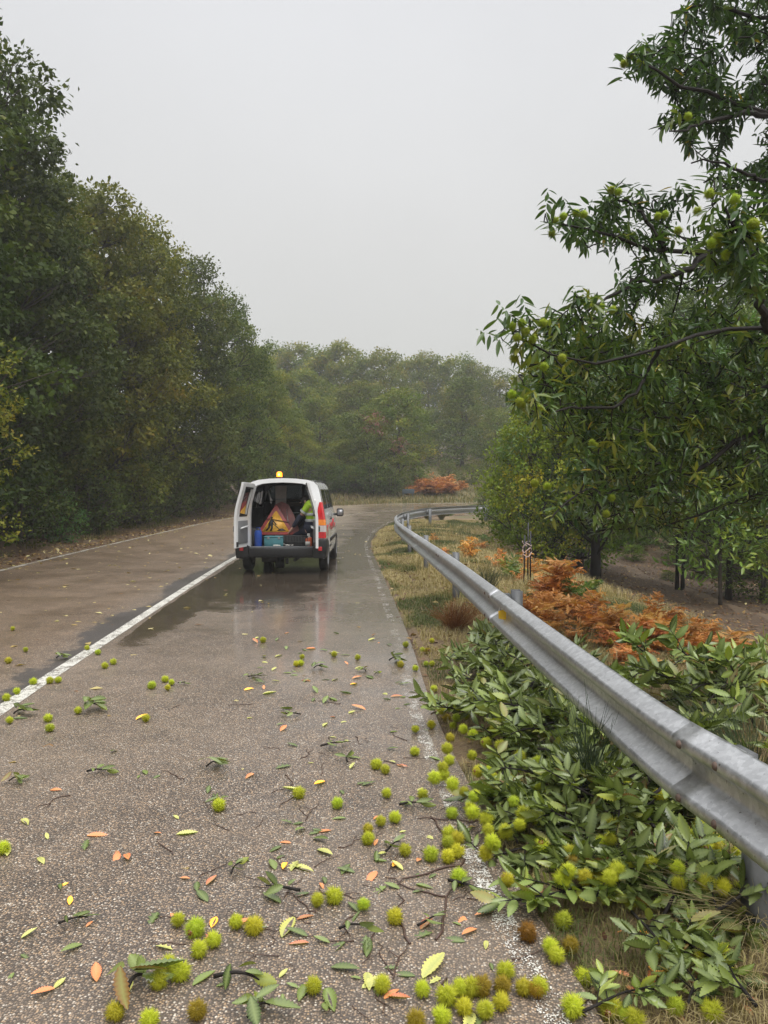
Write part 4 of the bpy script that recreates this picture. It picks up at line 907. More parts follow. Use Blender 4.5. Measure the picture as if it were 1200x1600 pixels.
# rear frame ring between the skin and the door opening
inner = [(.60, .52), (.60, .60), (.60, .78), (.60, .98), (.60, 1.10), (.597, 1.22), (.590, 1.34), (.575, 1.47), (.56, 1.56), (.535, 1.63), (.48, 1.68), (.38, 1.71), (.2, 1.727), (0, 1.735)]
outer = [(x * .985, z) for x, z in SEC][1:]
def mir(l): return [(-x, z) for x, z in l] + [(x, z) for x, z in l[::-1][1:]]
O_, I_ = mir(outer), mir(inner); nO = len(O_)
vo = [(x, -.72 + float(rake(z)), z) for x, z in O_]; vi = [(x, -.722 + float(rake(z)), z) for x, z in I_]; vd = [(x * .985, -.62 + float(rake(z)), z - .012 * (z > 1)) for x, z in I_]
k = np.arange(nO - 1)
a.add(vo + vi + vd, [np.stack([k, k + 1, k + 1 + nO, k + nO], -1), np.stack([k + nO, k + nO + 1, k + 1 + 2 * nO, k + 2 * nO], -1)])
body = a.build('body', M['van_white'], van, smooth=True)
for nm_, sel in [('windscreen', [q for q in w_ if v[q[0]][1] >= 1.95])] + [('window', [q for q in w_ if v[q[0]][1] < 1.95 and v[q[0]][0] * sd_ > 0 and ya <= v[q[0]][1] < yb]) for sd_ in (-1, 1) for ya, yb in ((-.6, .42), (.42, 1.1), (1.1, 1.95))]:
    sel = np.array(sel); uq, inv = np.unique(sel.ravel(), return_inverse=True); a = Acc(); a.add(v[uq] * np.array([.996, 1, 1]), inv.reshape(sel.shape)); a.build(nm_, M['glass'], van)
v2, f2, w2, _, _ = shell(.035, .1); a = Acc(); a.add(v2, f2); a.build('lining', M['lining'], van)
a = Acc()   # dark window surrounds on the sides, proud of the skin
for sx_ in (-1, 1):
    for (y0, y1) in ((-.46, .37), (.50, 1.08), (1.16, 1.95)):
        for (yy0, yy1) in ((y0 - .02, y0 + .012), (y1 - .012, y1 + .02)):
            p0 = [(sx_ * (x + .004), yy, z) for yy in (yy0, yy1) for x, z in SEC[6:10]]; a.add(p0, [np.array([(q, q + 1, q + 5, q + 4) for q in range(3)])])
a.build('window_seal', M['blackp'], van)
for sx_ in (-1, 1):      # side rub strip, sticker, handle
    a = Acc(); a.box((sx_ * .838, 1.28, .58), (.014, 1.75, .075)); a.build('rub_strip', M['blackp'], van, bevel=.004)
    a = Acc(); a.box((sx_ * .834, .72, 1.0), (.02, .14, .045)); a.build('door_handle', M['blackp'], van, bevel=.006)
    a = Acc(); a.box((sx_ * .8345, .60, .46), (.006, .5, .03)); a.build('sill_trim', M['blackp'], van)
    a = Acc()
    for (y_, w_2, z_, h_) in ((-.32, .07, .86, .13), (-.20, .05, .80, .22), (-.10, .09, .88, .05), (.45, .30, .86, .12), (.9, .28, .84, .16), (1.35, .4, .88, .2), (1.9, .25, .82, .1)): a.box((sx_ * .8335, y_, z_), (.004, w_2, h_))
    a.build('side_sticker', M['redsticker'], van)
# bumper
a = Acc(); a.box((0, -.80, .425), (1.20, .14, .15)); 
for sx_ in (-1, 1): a.prism([(sx_ * .60, .33), (sx_ * .60, .52), (sx_ * .70, .66), (sx_ * .845, .66), (sx_ * .86, .52), (sx_ * .84, .31), (sx_ * .62, .31)], -.865, -.37)
a.box((0, -.79, .34), (1.2, .10, .04)); b_ = a.build('bumper', M['blackp'], van, bevel=.02)
for sx_ in (-1, 1): a = Acc(); a.box((sx_ * .735, -.868, .49), (.07, .012, .075)); a.build('reflector', M['redlens'], van, bevel=.004)
a = Acc(); a.box((0, -.745, .512), (1.2, .09, .024)); a.build('door_sill', M['panel_grey'], van, bevel=.004)
# under-body: tow eye, axle, exhaust, underside pan
a = Acc(); a.box((0, .9, .33), (1.45, 3.0, .05)); a.tube([(-.6, 0, .29), (.6, 0, .29)], .045, 10); a.tube([(.25, -.80, .27), (.28, -.2, .28), (.3, .6, .3)], .028, 8); a.box((-.25, -.6, .30), (.25, .3, .14)); a.box((.1, -.74, .25), (.05, .1, .1)); a.box((-.12, -.1, .16), (.16, .2, .2)); a.build('underbody', M['blackp'], van)
def wheel(x, y):
    sgn = 1 if x > 0 else -1
    e = empty('wheel', (x, y, .31)); e.parent = van
    a = Acc(); pr = [(.20, -.082), (.285, -.084), (.304, -.066), (.31, -.035), (.31, .035), (.304, .066), (.285, .084), (.20, .082)]; a.lathe(pr, n=36, axis='x')
    for q in range(3): a.lathe([(.3115, -.045 + q * .036), (.3115, -.027 + q * .036)], n=36, axis='x')
    t_ = a.build('tyre', M['tyre'], None, smooth=True); t_.parent = e
    a = Acc(); a.lathe([(.0, .05 * sgn), (.06, .06 * sgn), (.10, .03 * sgn), (.17, .045 * sgn), (.20, .078 * sgn), (.2, -.08 * sgn)], n=30, axis='x'); t_ = a.build('rim', M['rim'], None, smooth=True); t_.parent = e
for x in (-.745, .745):
    for y in (0, 2.6): wheel(x, y)
# tail lights
for sx_ in (-1, 1):
    tl = None
    def lamp(z0, z1, nm, mt, grow=0):
        zs = np.linspace(z0, z1, 8); V = []
        for z in zs:
            xo = float(np.interp(z, [q[1] for q in SEC], [q[0] for q in SEC])) * .985 + .012; y = -.735 + float(rake(z)); tpr = .035 * sstep(1.2, 1.36, z) ; tpl = .02 * sstep(.8, .68, z)
            V += [(sx_ * (.665 + tpr + tpl), y + .03, z), (sx_ * (.675 + tpr + tpl), y - .012 - grow, z), (sx_ * (xo - .03), y - .016 - grow, z), (sx_ * (xo + .003 + grow), y + .02, z), (sx_ * (xo + .003 + grow), y + .13, z)]
        a = Acc(); i = np.arange(7)[:, None] * 5; q = np.arange(4)[None]; a.add(V, [np.stack([i + q, i + q + 1, i + q + 6, i + q + 5], -1).reshape(-1, 4), np.arange(5)[None], (np.arange(5) + 35)[None]]); return a.build(nm, mt, van, smooth=True)
    tl = lamp(.68, 1.36, 'tail_light', M['redlens'])
    for z0, z1, mt in ((.80, .92, M['clearlens']), (.925, 1.03, M['amberlens'])):
        o = lamp(z0, z1, 'lens', mt, .004); o.parent = tl
# doors
def door(sx_, ang, left):
    e = empty('rear_door', (sx_ * .60, -.735, 0)); e.parent = van
    W_ = .60; zs = np.array([.53, .60, .78, .98, 1.10, 1.22, 1.34, 1.47, 1.56, 1.63, 1.68, 1.71])
    # closed door runs from the hinge (u=0) to the middle (u=W)
    U = np.array([0, .06, .13, .30, .47, .54, .60]); V = []; th = .05
    for side in (0, 1):
        for z in zs:
            for u in U:
                zz = z - (.06 * sstep(.14, 0, u) if z > 1.5 else 0) + (.02 * sstep(0, .6, u) if z > 1.6 else 0)
                V.append((-sx_ * u, float(rake(zz)) * 1.0 + (-th if side == 0 else 0), zz))
    V = np.array(V); nz_, nu = len(zs), len(U); F = []
    hole = lambda r, c: (5 <= r <= 8) and (2 <= c <= 3) or (r == 4 and 2 <= c <= 3)
    H = nz_ * nu
    for r in range(nz_ - 1):
        for c in range(nu - 1):
            if hole(r, c): continue
            b = r * nu + c; F += [(b, b + 1, b + nu + 1, b + nu), (H + b, H + b + nu, H + b + nu + 1, H + b + 1)]
    rim = [r * nu for r in range(nz_)] + [(nz_ - 1) * nu + c for c in range(1, nu)] + [r * nu + nu - 1 for r in range(nz_ - 2, -1, -1)] + [c for c in range(nu - 2, 0, -1)]
    for q in range(len(rim)): b, d_ = rim[q], rim[(q + 1) % len(rim)]; F.append((b, d_, d_ + H, b + H))
    r0, r1, c0, c1 = 4, 9, 2, 4; loop = [r * nu + c0 for r in range(r0, r1)] + [r1 * nu + c for c in range(c0, c1)] + [r * nu + c1 for r in range(r1, r0, -1)] + [r0 * nu + c for c in range(c1, c0, -1)]
    for q in range(len(loop)): b, d_ = loop[q], loop[(q + 1) % len(loop)]; F.append((b, b + H, d_ + H, d_))
    a = Acc(); a.add(V, [np.array(F)]); o = a.build('door_shell', M['van_white'], e, smooth=True, bevel=.006)
    a = Acc(); mid_ = V[:H] * .5 + V[H:] * .5; Fg = [(r * nu + c, r * nu + c + 1, (r + 1) * nu + c + 1, (r + 1) * nu + c) for r in range(r0, r1) for c in range(c0, c1)]; uq, inv = np.unique(np.array(Fg).ravel(), return_inverse=True); a.add(mid_[uq], inv.reshape(-1, 4)); a.build('door_window', M['glass'], e)
    a = Acc()   # black gasket round the glass on the inner face
    gl = V[H:][[q for q in loop]] + np.array([0, .004, 0]); n_ = len(gl); ctr = gl.mean(0); gi = ctr + (gl - ctr) * .88; gi[:, 1] = gl[:, 1]
    k = np.arange(n_); a.add(np.vstack([gl, gi]), [np.stack([k, (k + 1) % n_, (k + 1) % n_ + n_, k + n_], -1)]); a.build('gasket', M['blackp'], e)
    a = Acc(); a.box((-sx_ * .32, .006, .815), (.40, .02, .42)); pn_ = a.build('inner_panel', M['panel_grey'], e, bevel=.008)
    a = Acc(); a.tube(catmull([(-sx_ * .2, .016, .90), (-sx_ * .2, .055, .92), (-sx_ * .44, .055, .90), (-sx_ * .44, .016, .88)], .03), .014, 8); a.build('grab_handle', M['van_white'], pn_, smooth=True)
    a = Acc(); a.box((-sx_ * .50, -.065, .88), (.12, .035, .10)); a.build('outer_handle', M['blackp'], e, bevel=.008)
    a = Acc(); a.box((-sx_ * .575, .012, .60), (.05, .025, .09)); a.build('latch', M['blackp'], e, bevel=.004)
    for z_ in (.72, 1.38): a = Acc(); a.tube([(0, -.02, z_ - .04), (0, -.02, z_ + .04)], .02, 8); a.build('hinge', M['van_white'], e)
    e.rotation_euler = (0, 0, ang); return e
dl = door(-1, R(-104), True); dr_o = door(1, R(99), False)
tag(dl, 'left rear door folded out showing its grey inner panel'); tag(dr_o, 'right rear door seen edge on')
# roof details, mirror, beacon
a = Acc(); a.prism([(.0, -.02), (.0, .13), (.02, .15), (.12, .15), (.15, .12), (.15, .0), (.12, -.03), (.02, -.03)], -.04, .04); mi_ = a.build('wing_mirror', M['blackp'], van, bevel=.015); mi_.location = (.875, 1.95, 1.03)
a = Acc(); a.box((-.035, 0, .02), (.10, .04, .05)); a.build('mirror_arm', M['blackp'], mi_)
a = Acc(); a.box((.077, -.042, .058), (.115, .006, .125)); a.build('mirror_glass', M['rim'], mi_)
mi2 = mi_.copy(); mi2.data = mi_.data.copy(); COL.objects.link(mi2); mi2.location.x = -.875; mi2.scale = (-1, 1, 1)
for sx_ in (-1, 1): a = Acc(); a.tube([(sx_ * .60, y_, 1.762 if -.4 < y_ < 1.4 else 1.735) for y_ in (-.5, -.3, .5, 1.3, 1.5)], .014, 8); a.build('roof_rail', M['blackp'], van)
a = Acc(); a.lathe([(.0, .0), (.065, 0), (.065, .028), (.058, .032), (0, .032)], (-.10, -.28, 1.812), 18); bs = a.build('beacon', M['blackp'], van, smooth=True)
a = Acc(); a.lathe([(.055, 0), (.055, .055), (.045, .085), (.02, .10), (0, .102)], (-.10, -.28, 1.845), 18); a.build('beacon_dome', M['beacon'], bs, smooth=True)
a = Acc(); a.box((-.10, -.345, 1.885), (.04, .012, .04)); a.build('beacon_flash', M['beacon_core'], bs)
# interior: floor, bulkhead grille, seats, dashboard, steering wheel
a = Acc(); a.box((0, .35, .49), (1.22, 2.0, .03)); 
for sx_ in (-1, 1): a.box((sx_ * .62, 0, .66), (.24, .78, .36))
a.build('cargo_floor', M['lining'], van, bevel=.01)
a = Acc()
for x in (-.62, -.20, .22, .62): a.box((x, 1.12, 1.12), (.025 + .02 * (x == .22), .025, 1.22))
for z in (.55, 1.08, 1.35, 1.70): a.box((0, 1.122, z), (1.27, .02, .022))
a.box((0, 1.121, .80), (1.24, .012, .5)); g1 = a.build('bulkhead', M['blackp'], van)
a = Acc(); th_ = .0018
for k in range(-14, 30):
    for s_ in (1, -1):
        x0 = -.62 + k * .045; p0 = np.array([x0, 1.118 + .003 * s_, 1.08]); p1 = np.array([x0 + s_ * .30, 1.118 + .003 * s_, 1.70])
        if s_ < 0: p0[0] += .3; p1[0] += .3
        if min(p0[0], p1[0]) < -.62 or max(p0[0], p1[0]) > .62: continue
        a.tube([p0, p1], th_, 4, cap=False)
a.build('mesh_grille', M['blackp'], g1)
for x in (-.37, .37):
    e = empty('seat', (x, 1.55, .35)); e.parent = van
    a = Acc(); a.box((0, .1, .2), (.48, .5, .2)); a.build('seat_cushion', M['seat'], e, bevel=.05)
    a = Acc(); a.prism([(-.24, .2), (-.25, .6), (-.18, .82), (.18, .82), (.25, .6), (.24, .2)], -.22, -.10); a.build('seat_back', M['seat'], e, bevel=.04)
    a = Acc(); a.box((0, -.16, .93), (.26, .09, .17)); a.build('headrest', M['seat'], e, bevel=.04)
a = Acc(); a.box((0, 2.35, .95), (1.4, .5, .25)); a.build('dashboard', M['blackp'], van, bevel=.05)
a = Acc(); th2 = np.linspace(0, 2 * np.pi, 25); a.tube(np.stack([.19 * np.cos(th2), -.08 * np.sin(th2) * 0 + .10 * np.sin(th2), .16 * np.sin(th2)], -1) + np.array([-.37, 2.02, 1.12]), .016, 8, cap=False); a.box((-.37, 2.04, 1.12), (.34, .03, .05)); a.build('steering_wheel', M['blackp'], van)
# ---- load: each thing of its own
def vload(name, label, cat, x, y, z, rz=0): e = empty(name, (VX + x, VY + y, .006 + z), rz); return tag(e, label, cat)
M['signred'] = simple('worn_red_sign', (.26, .035, .03), .45, 0, .45, 9); M['signyel'] = simple('worn_yellow_sign', (.66, .36, .05), .45, 0, .35, 11); M['signblk'] = simple('black_sign_print', (.02, .02, .02), .5); M['signback'] = simple('dull_red_sign_back', (.16, .05, .045), .5, 0, .5, 7)
def rtri(w, h, r=.05):
    pts = [(-w / 2, 0), (w / 2, 0), (0, h)]; o = []
    for i in range(3):
        p = np.array(pts[i]); a_ = np.array(pts[i - 1]) - p; b_ = np.array(pts[(i + 1) % 3]) - p; a_ = a_ / np.linalg.norm(a_); b_ = b_ / np.linalg.norm(b_)
        for t in (0, .33, .67, 1): o.append(tuple(p + a_ * r * (1 - t) ** 1.5 + b_ * r * t ** 1.5))
    return o
sg = vload('road_sign', 'folded triangular roadworks warning sign, yellow with red border, in the van', 'road sign', -.17, -.33, .72); sg.rotation_euler = (R(-16), 0, R(4))
def cut(poly, zc): return [(x, min(z, zc)) for x, z in poly]
a = Acc(); a.prism(rtri(.74, .62), 0, .012); a.build('sign_panel', M['signred'], sg, bevel=.002)
a = Acc(); a.prism([(x, z + .055) for x, z in rtri(.54, .44, .03)], -.004, 0.002); fc = a.build('sign_face', M['signyel'], sg)
a = Acc()   # digging worker and heap
a.prism([(-.11, .34), (-.085, .37), (-.055, .345), (-.08, .31)], -.008, -.004)       # head
a.prism([(-.145, .22), (-.10, .31), (-.05, .31), (-.05, .20), (-.12, .17)], -.009, -.005)  # torso
a.prism([(-.145, .21), (-.10, .20), (-.11, .14), (-.165, .075), (-.20, .08), (-.15, .15)], -.0085, -.0045)
a.prism([(-.10, .20), (-.05, .205), (-.055, .14), (-.075, .075), (-.115, .075), (-.09, .14)], -.0095, -.0055)
a.prism([(-.07, .29), (-.055, .30), (.02, .20), (.0, .19)], -.0092, -.0052)
a.prism([(-.06, .215), (-.05, .225), (.07, .12), (.06, .11)], -.0098, -.0058)
a.prism([(.02, .075), (.08, .12), (.13, .125), (.20, .075)], -.0088, -.0048)
a.build('pictogram', M['signblk'], fc)
a = Acc(); a.tube([(-.30, -.012, .30), (-.1, -.02, .31), (.16, -.016, .26), (.26, .0, .24)], .006, 6); a.build('strap', M['signblk'], sg)
s2 = vload('road_sign', 'dull red second sign stacked behind the yellow roadworks triangle', 'road sign', -.07, -.22, .72); s2.rotation_euler = (R(-14), 0, R(-6))
a = Acc(); a.prism([(-.34, .0), (.36, .0), (.34, .10), (.22, .40), (.10, .60), (-.04, .66), (-.16, .60), (-.28, .30)], 0, .015); a.build('sign_panel', M['signback'], s2, bevel=.004)
for q in (-.1, .15): a = Acc(); a.tube([(q, -.006, .05), (q * .5, -.006, .5)], .008, 6); a.build('sign_leg', M['rim'], s2)
M['board'] = simple('grey_board', (.24, .21, .19), .7, 0, .2, 6); M['bluejug'] = simple('blue_plastic', (.015, .06, .30), .35, 0, .2, 8); M['teal'] = simple('teal_toolbox', (.06, .20, .23), .45, 0, .2, 8); M['orangep'] = simple('orange_plastic', (.60, .11, .03), .4); M['whitep'] = simple('white_plastic', (.55, .54, .50), .5, 0, .2, 20)
e = vload('board', 'upright grey board standing behind the folded signs in the van', 'board', -.12, .05, .505); a = Acc(); a.prism([(-.12, 0), (.11, 0), (.10, .62), (.115, 1.17), (-.11, 1.17), (-.10, .62)], 0, .05); a.build('board_panel', M['board'], e, bevel=.008); a = Acc(); a.box((0, -.004, .9), (.2, .006, .02)); a.build('batten', M['panel_grey'], e)
e = vload('jerrycan', 'blue plastic canister at the left corner of the van load floor', 'canister', -.47, -.56, .507); a = Acc(); a.lathe([(0, 0), (.068, 0), (.072, .02), (.072, .26), (.06, .30), (.035, .31)], n=20); a.build('can_body', M['bluejug'], e, smooth=True); a = Acc(); a.lathe([(0, .345), (.028, .345), (.03, .31)], n=14); a.build('cap', M['signblk'], e); a = Acc(); a.tube([(-.05, 0, .29), (-.03, 0, .36), (.03, 0, .36), (.05, 0, .29)], .01, 6); a.build('handle', M['bluejug'], e)
e = vload('toolbox', 'teal toolbox under the yellow roadworks sign in the van', 'toolbox', -.17, -.50, .507); a = Acc(); a.box((0, 0, .085), (.37, .2, .17)); a.build('box_body', M['teal'], e, bevel=.012); a = Acc(); a.box((0, 0, .187), (.38, .21, .03)); a.build('lid', M['teal'], e, bevel=.01)
for q in (-.1, .1): a = Acc(); a.box((q, -.106, .165), (.04, .012, .04)); a.build('latch', M['rim'], e, bevel=.002)
e = vload('crate', 'black plastic crate right of the teal toolbox in the van', 'crate', .25, -.48, .507); a = Acc(); a.box((0, 0, .10), (.46, .25, .20)); a.build('crate_body', M['blackp'], e, bevel=.01)
a = Acc()
for z_ in (.03, .09, .20): a.box((0, 0, z_), (.475, .265, .014))
for q in range(-4, 5): a.box((q * .055, -.128, .11), (.012, .008, .19))
a.build('ribs', M['lining'], e)
e = vload('fuel_can', 'orange and white fuel can at the right corner of the van load floor', 'can', .49, -.55, .507); a = Acc(); a.box((0, 0, .09), (.14, .12, .18)); a.build('can_body', M['orangep'], e, bevel=.03); a = Acc(); a.lathe([(0, .25), (.025, .25), (.03, .2), (.045, .17)], n=14); a.build('neck', M['whitep'], e); a = Acc(); a.box((-.01, -.062, .06), (.09, .008, .08)); a.build('sticker', M['whitep'], e)
a = Acc(); rng = np.random.default_rng(3)
e = vload('rag', 'crumpled white rag at the load sill of the van', 'rag', .12, -.68, .527); gx_ = np.linspace(-.09, .09, 9); gy_ = np.linspace(-.04, .04, 6); X_, Y_ = np.meshgrid(gx_, gy_); a.add(np.stack([X_.ravel(), Y_.ravel(), .008 + np.abs(rng.normal(0, .014, X_.size))], -1), [np.array([(r * 9 + c, r * 9 + c + 1, r * 9 + c + 10, r * 9 + c + 9) for r in range(5) for c in range(8)])]); a.build('cloth', M['whitep'], e, smooth=True)
e = vload('glove', 'pale work glove lying left of the white rag in the van', 'glove', -.12, -.69, .527); a = Acc(); a.box((0, 0, .012), (.09, .06, .022))
for q in range(4): a.tube([(.04, -.024 + q * .016, .014), (.08 + .01 * (q in (1, 2)), -.028 + q * .018, .012)], .008, 6)
a.tube([(-.01, -.03, .012), (.03, -.055, .012)], .009, 6); a.build('glove_body', M['whitep'], e, bevel=.006)
# coiled black hose and cable clutter behind the crate
M['hose'] = simple('black_hose', (.02, .02, .022), .4)
e = vload('hose_coil', 'coil of black hose lying behind the black crate in the van', 'hose', .30, -.05, .51); a = Acc(); th2 = np.linspace(0, 8 * np.pi, 120); a.tube(np.stack([.2 * np.cos(th2) * (1 + .04 * np.sin(th2 * .37)), .17 * np.sin(th2), .03 + th2 * .0085], -1), .017, 7); a.build('hose_loops', M['hose'], e, smooth=True); a = Acc(); a.tube([(.2, 0, .25), (.26, -.05, .22)], .022, 8); a.build('nozzle', M['rim'], e)
# person kneeling by the right door pillar in a high visibility jacket
M['hiviz'] = simple('fluorescent_yellow_cloth', (.36, .56, .03), .75, 0, .12, 14); M['navy'] = simple('navy_cloth', (.018, .022, .04), .85, 0, .3, 10, .2); M['silver'] = simple('reflective_tape', (.50, .52, .52), .35, .2, .1, 20)
M['skin'] = simple('skin', (.42, .24, .17), .5, 0, .08, 20); M['hair'] = simple('dark_hair', (.015, .012, .010), .7)
ps = vload('person', 'kneeling person in yellow and navy high visibility jacket bent over the van load', 'person', .46, -.30, .50)
def skin(name, chains, mt, par, root=0):
    """chains: list of [(x, y, z, radius), ...]; a chain starting at an existing joint joins it"""
    vs, es, rd = [], [], []
    for ch in chains:
        prev = None
        for q in ch:
            p = tuple(q[:3]); k_ = next((n_ for n_, w in enumerate(vs) if (Vector(w) - Vector(p)).length < 1e-4), None)
            if k_ is None: vs.append(p); rd.append(q[3]); k_ = len(vs) - 1
            if prev is not None: es.append((prev, k_))
            prev = k_
    me = bpy.data.meshes.new(name); me.from_pydata(vs, es, []); me.materials.append(mt); o = link(name, me, par)
    o.modifiers.new('skin', 'SKIN'); 
    for n_, r_ in enumerate(rd): me.skin_vertices[0].data[n_].radius = (r_, r_); me.skin_vertices[0].data[n_].use_root = n_ == root
    sb = o.modifiers.new('sub', 'SUBSURF'); sb.levels = 2; sb.render_levels = 2
    dg = bpy.context.evaluated_depsgraph_get(); nm = bpy.data.meshes.new_from_object(o.evaluated_get(dg)); o.modifiers.clear(); o.data = nm
    for pl in nm.polygons: pl.use_smooth = True
    if not nm.materials: nm.materials.append(mt)
    return o
def empty_mesh_skin(me):
    if not me.skin_vertices: pass
PEL, CH, SH = (.06, .02, .32), (.10, .0, .66), (.08, -.01, .84)
HEAD = (-.06, .03, .87); ELr, WRr = (-.11, -.06, .62), (-.30, -.02, .36); ELl, WRl = (-.06, .16, .60), (-.24, .20, .38)
KR, AR = (-.22, -.04, .22), (.05, -.05, .06); KL, AL = (-.16, .24, .20), (.10, .24, .06)
def body_ch(g=0.0): return [[(*PEL, .13 + g), (.09, .01, .48, .125 + g), (*CH, .14 + g), (*SH, .12 + g), (.02, .01, .87, .055 + g), (*HEAD, .088)], [(*HEAD, .088), (-.10, .02, .83, .07)],
    [(*SH, .12 + g), (.02, -.10, .80, .065 + g), (*ELr, .045 + g), (*WRr, .028 + g)], [(*SH, .12 + g), (.02, .14, .80, .065 + g), (*ELl, .045 + g), (*WRl, .028 + g)],
    [(*PEL, .13 + g), (-.05, -.03, .27, .095 + g), (*KR, .062 + g), (-.08, -.05, .12, .055 + g), (*AR, .04 + g), (.14, -.05, .05, .035 + g)], [(*PEL, .13 + g), (-.02, .14, .27, .095 + g), (*KL, .062 + g), (-.03, .24, .12, .055 + g), (*AL, .04 + g), (.18, .24, .05, .035 + g)]]
bd = skin('body', body_ch(), M['skin'], ps)
tg_ = .018
skin('trousers', [[(.085, .012, .50, .150), (.075, .015, .42, .150), (*PEL, .150), (-.05, -.03, .27, .11), (*KR, .08), (-.08, -.05, .12, .07), (*AR, .055)], [(*PEL, .145), (-.02, .14, .27, .11), (*KL, .08), (-.03, .24, .12, .07), (*AL, .055)]], M['navy'], ps)
jk = skin('jacket', [[(.07, .02, .40, .15), (.09, .01, .52, .148), (*CH, .165), (*SH, .14), (.04, 0, .875, .07)], [(*SH, .14), (.02, -.10, .80, .085), (*ELr, .066)], [(*SH, .14), (.02, .14, .80, .085), (*ELl, .066)]], M['hiviz'], ps)
skin('sleeve', [[(*ELr, .064), ((ELr[0] + WRr[0]) / 2, -.04, .49, .056), (*WRr, .042)]], M['navy'], ps); skin('sleeve', [[(*ELl, .064), ((ELl[0] + WRl[0]) / 2, .18, .49, .056), (*WRl, .042)]], M['navy'], ps)
skin('jacket_hem', [[(.062, .02, .30, .165), (.068, .02, .38, .168), (.076, .02, .46, .166), (.082, .02, .50, .160)]], M['navy'], ps)
for z_ in (.50, .62): a = Acc(); a.lathe([(.152 + .012 * (z_ > .55), -.024), (.158 + .012 * (z_ > .55), 0), (.152 + .012 * (z_ > .55), .024)], (.087 + .01 * (z_ > .55), .008, z_), 24); a.build('reflective_band', M['silver'], jk, smooth=True)
for e0, e1 in (((.02, -.10, .80), ELr), ((.02, .14, .80), ELl)):
    e0, e1 = np.array(e0), np.array(e1); a = Acc(); a.tube([e0 + (e1 - e0) * .62, e0 + (e1 - e0) * .82], .082, 14, cap=False); a.build('reflective_band', M['silver'], jk, smooth=True)
a = Acc(); pr_h = [(.001, .10), (.05, .092), (.082, .06), (.096, .01), (.094, -.03), (.075, -.06)]; a.lathe(pr_h, (0, 0, 0), 18); o = a.build('hair', M['hair'], ps, smooth=True); o.location = (-.05, .035, .885); o.rotation_euler = (0, R(-25), 0)
a = Acc()   # nose, ears, eyes on the bowed head
a.tube([(-.145, .02, .85), (-.165, .018, .835)], [.012, .008], 6)
for s_ in (-1, 1): a.box((-.055, .03 + s_ * .088, .86), (.03, .014, .05))
a.build('face', M['skin'], ps, bevel=.004)
a = Acc()
for s_ in (-1, 1): a.lathe([(0, .008), (.007, .004), (.009, 0)], (-.143, .02 + s_ * .03, .872), 8)
a.build('eyes', M['hair'], ps)
for wr, el in ((WRr, ELr), (WRl, ELl)):
    wr, el = np.array(wr), np.array(el); d_ = unit(wr - el); sd_v = unit(np.cross(d_, (0, 0, 1.))); ch = [[(*wr, .028), (*(wr + d_ * .045), .030), (*(wr + d_ * .085), .026)]]
    for q, (of, ln_) in enumerate(((-.030, .060), (-.010, .072), (.010, .068), (.029, .052))):
        b_ = wr + d_ * .085 + sd_v * of * .9; ch.append([(*(wr + d_ * .085), .026), (*(b_ + d_ * .012), .0095), (*(b_ + d_ * ln_ * .6), .009), (*(b_ + d_ * ln_ - np.array([0, 0, .018])), .008)])
    ch.append([(*(wr + d_ * .045), .030), (*(wr + d_ * .06 + sd_v * .040), .011), (*(wr + d_ * .095 + sd_v * .055), .009)]); skin('hand', ch, M['skin'], bd)
for x_, y_ in ((.14, -.05), (.18, .24)): a = Acc(); a.box((x_, y_, .055), (.17, .10, .09)); a.build('boot', M['blackp'], ps, bevel=.02)
# van rolls exactly straight ahead

# ------------------------------------------------------------------ roadside items
M['stake'] = simple('black_stake', (.02, .02, .022), .5); M['ribbon'] = simple('pale_pink_ribbon', (.62, .46, .42), .6)
g = G(823, 913); st = empty('marker_stakes', (g[0], g[1], T(g[0], g[1]))); tag(st, 'three thin black stakes bound together with pale ribbon behind the guardrail', 'stakes')
hh = 97 / 1200 * g[1]
for dx, dy, h_ in ((-.045, 0, .8), (.02, .02, 1.0), (.055, -.01, .86)):
    a = Acc(); a.tube([(dx, dy, -.05), (dx * .9 + .005, dy, hh * h_)], .012, 8); 
    for q in range(6): a.box((dx + .014, dy, hh * h_ * (.55 + .07 * q)), (.02, .01, .012))
    a.build('stake', M['stake'], st)
a = Acc(); th2 = np.linspace(0, 7 * np.pi, 60); a.tube(np.stack([.07 * np.cos(th2), .05 * np.sin(th2), hh * (.42 + .27 * th2 / th2[-1]) + .03 * np.sin(th2 * 2.3)], -1), .008, 5); a.build('ribbon', M['ribbon'], st)
d = 52; x = (638 - 600) / 1200 * d; z0 = T(x, d); M['signgrey'] = simple('dark_blue_sign', (.045, .065, .085), .5)
fs = empty('info_sign', (x, d, z0)); tag(fs, 'small dark rectangular sign on two posts at the far side of the bend', 'road sign')
a = Acc(); zt_ = 1.6 + (765 - 764) / 1200 * d - z0; a.box((0, 0, zt_ - .16), (.82, .03, .32)); a.build('sign_panel', M['signgrey'], fs, bevel=.01)
for q in (-.34, .3): a = Acc(); a.tube([(q, .03, -.1), (q, .03, zt_)], .03, 8); a.build('post', M['galv_post'], fs)
def log(p0, p1, r, label, name='log'):
    a0, a1 = G(*p0), G(*p1); a0 = np.array([a0[0], a0[1], T(a0[0], a0[1]) + r]); a1 = np.array([a1[0], a1[1], T(a1[0], a1[1]) + r]); rng = np.random.default_rng(int(p0[0]))
    t = np.linspace(0, 1, 12)[:, None]; pth = a0 + (a1 - a0) * t; pth[:, 2] = np.maximum(pth[:, 2], terrain(pth[:, 0], pth[:, 1]) + r * .6); pth[1:-1] += rng.normal(0, .012, (10, 3)); a = Acc(); a.tube(pth - a0, np.linspace(r, r * .7, 12), 9); o = a.build(name, M['lichen'], None, smooth=True, loc=Vector(a0)); tag(o, label, 'log'); return o
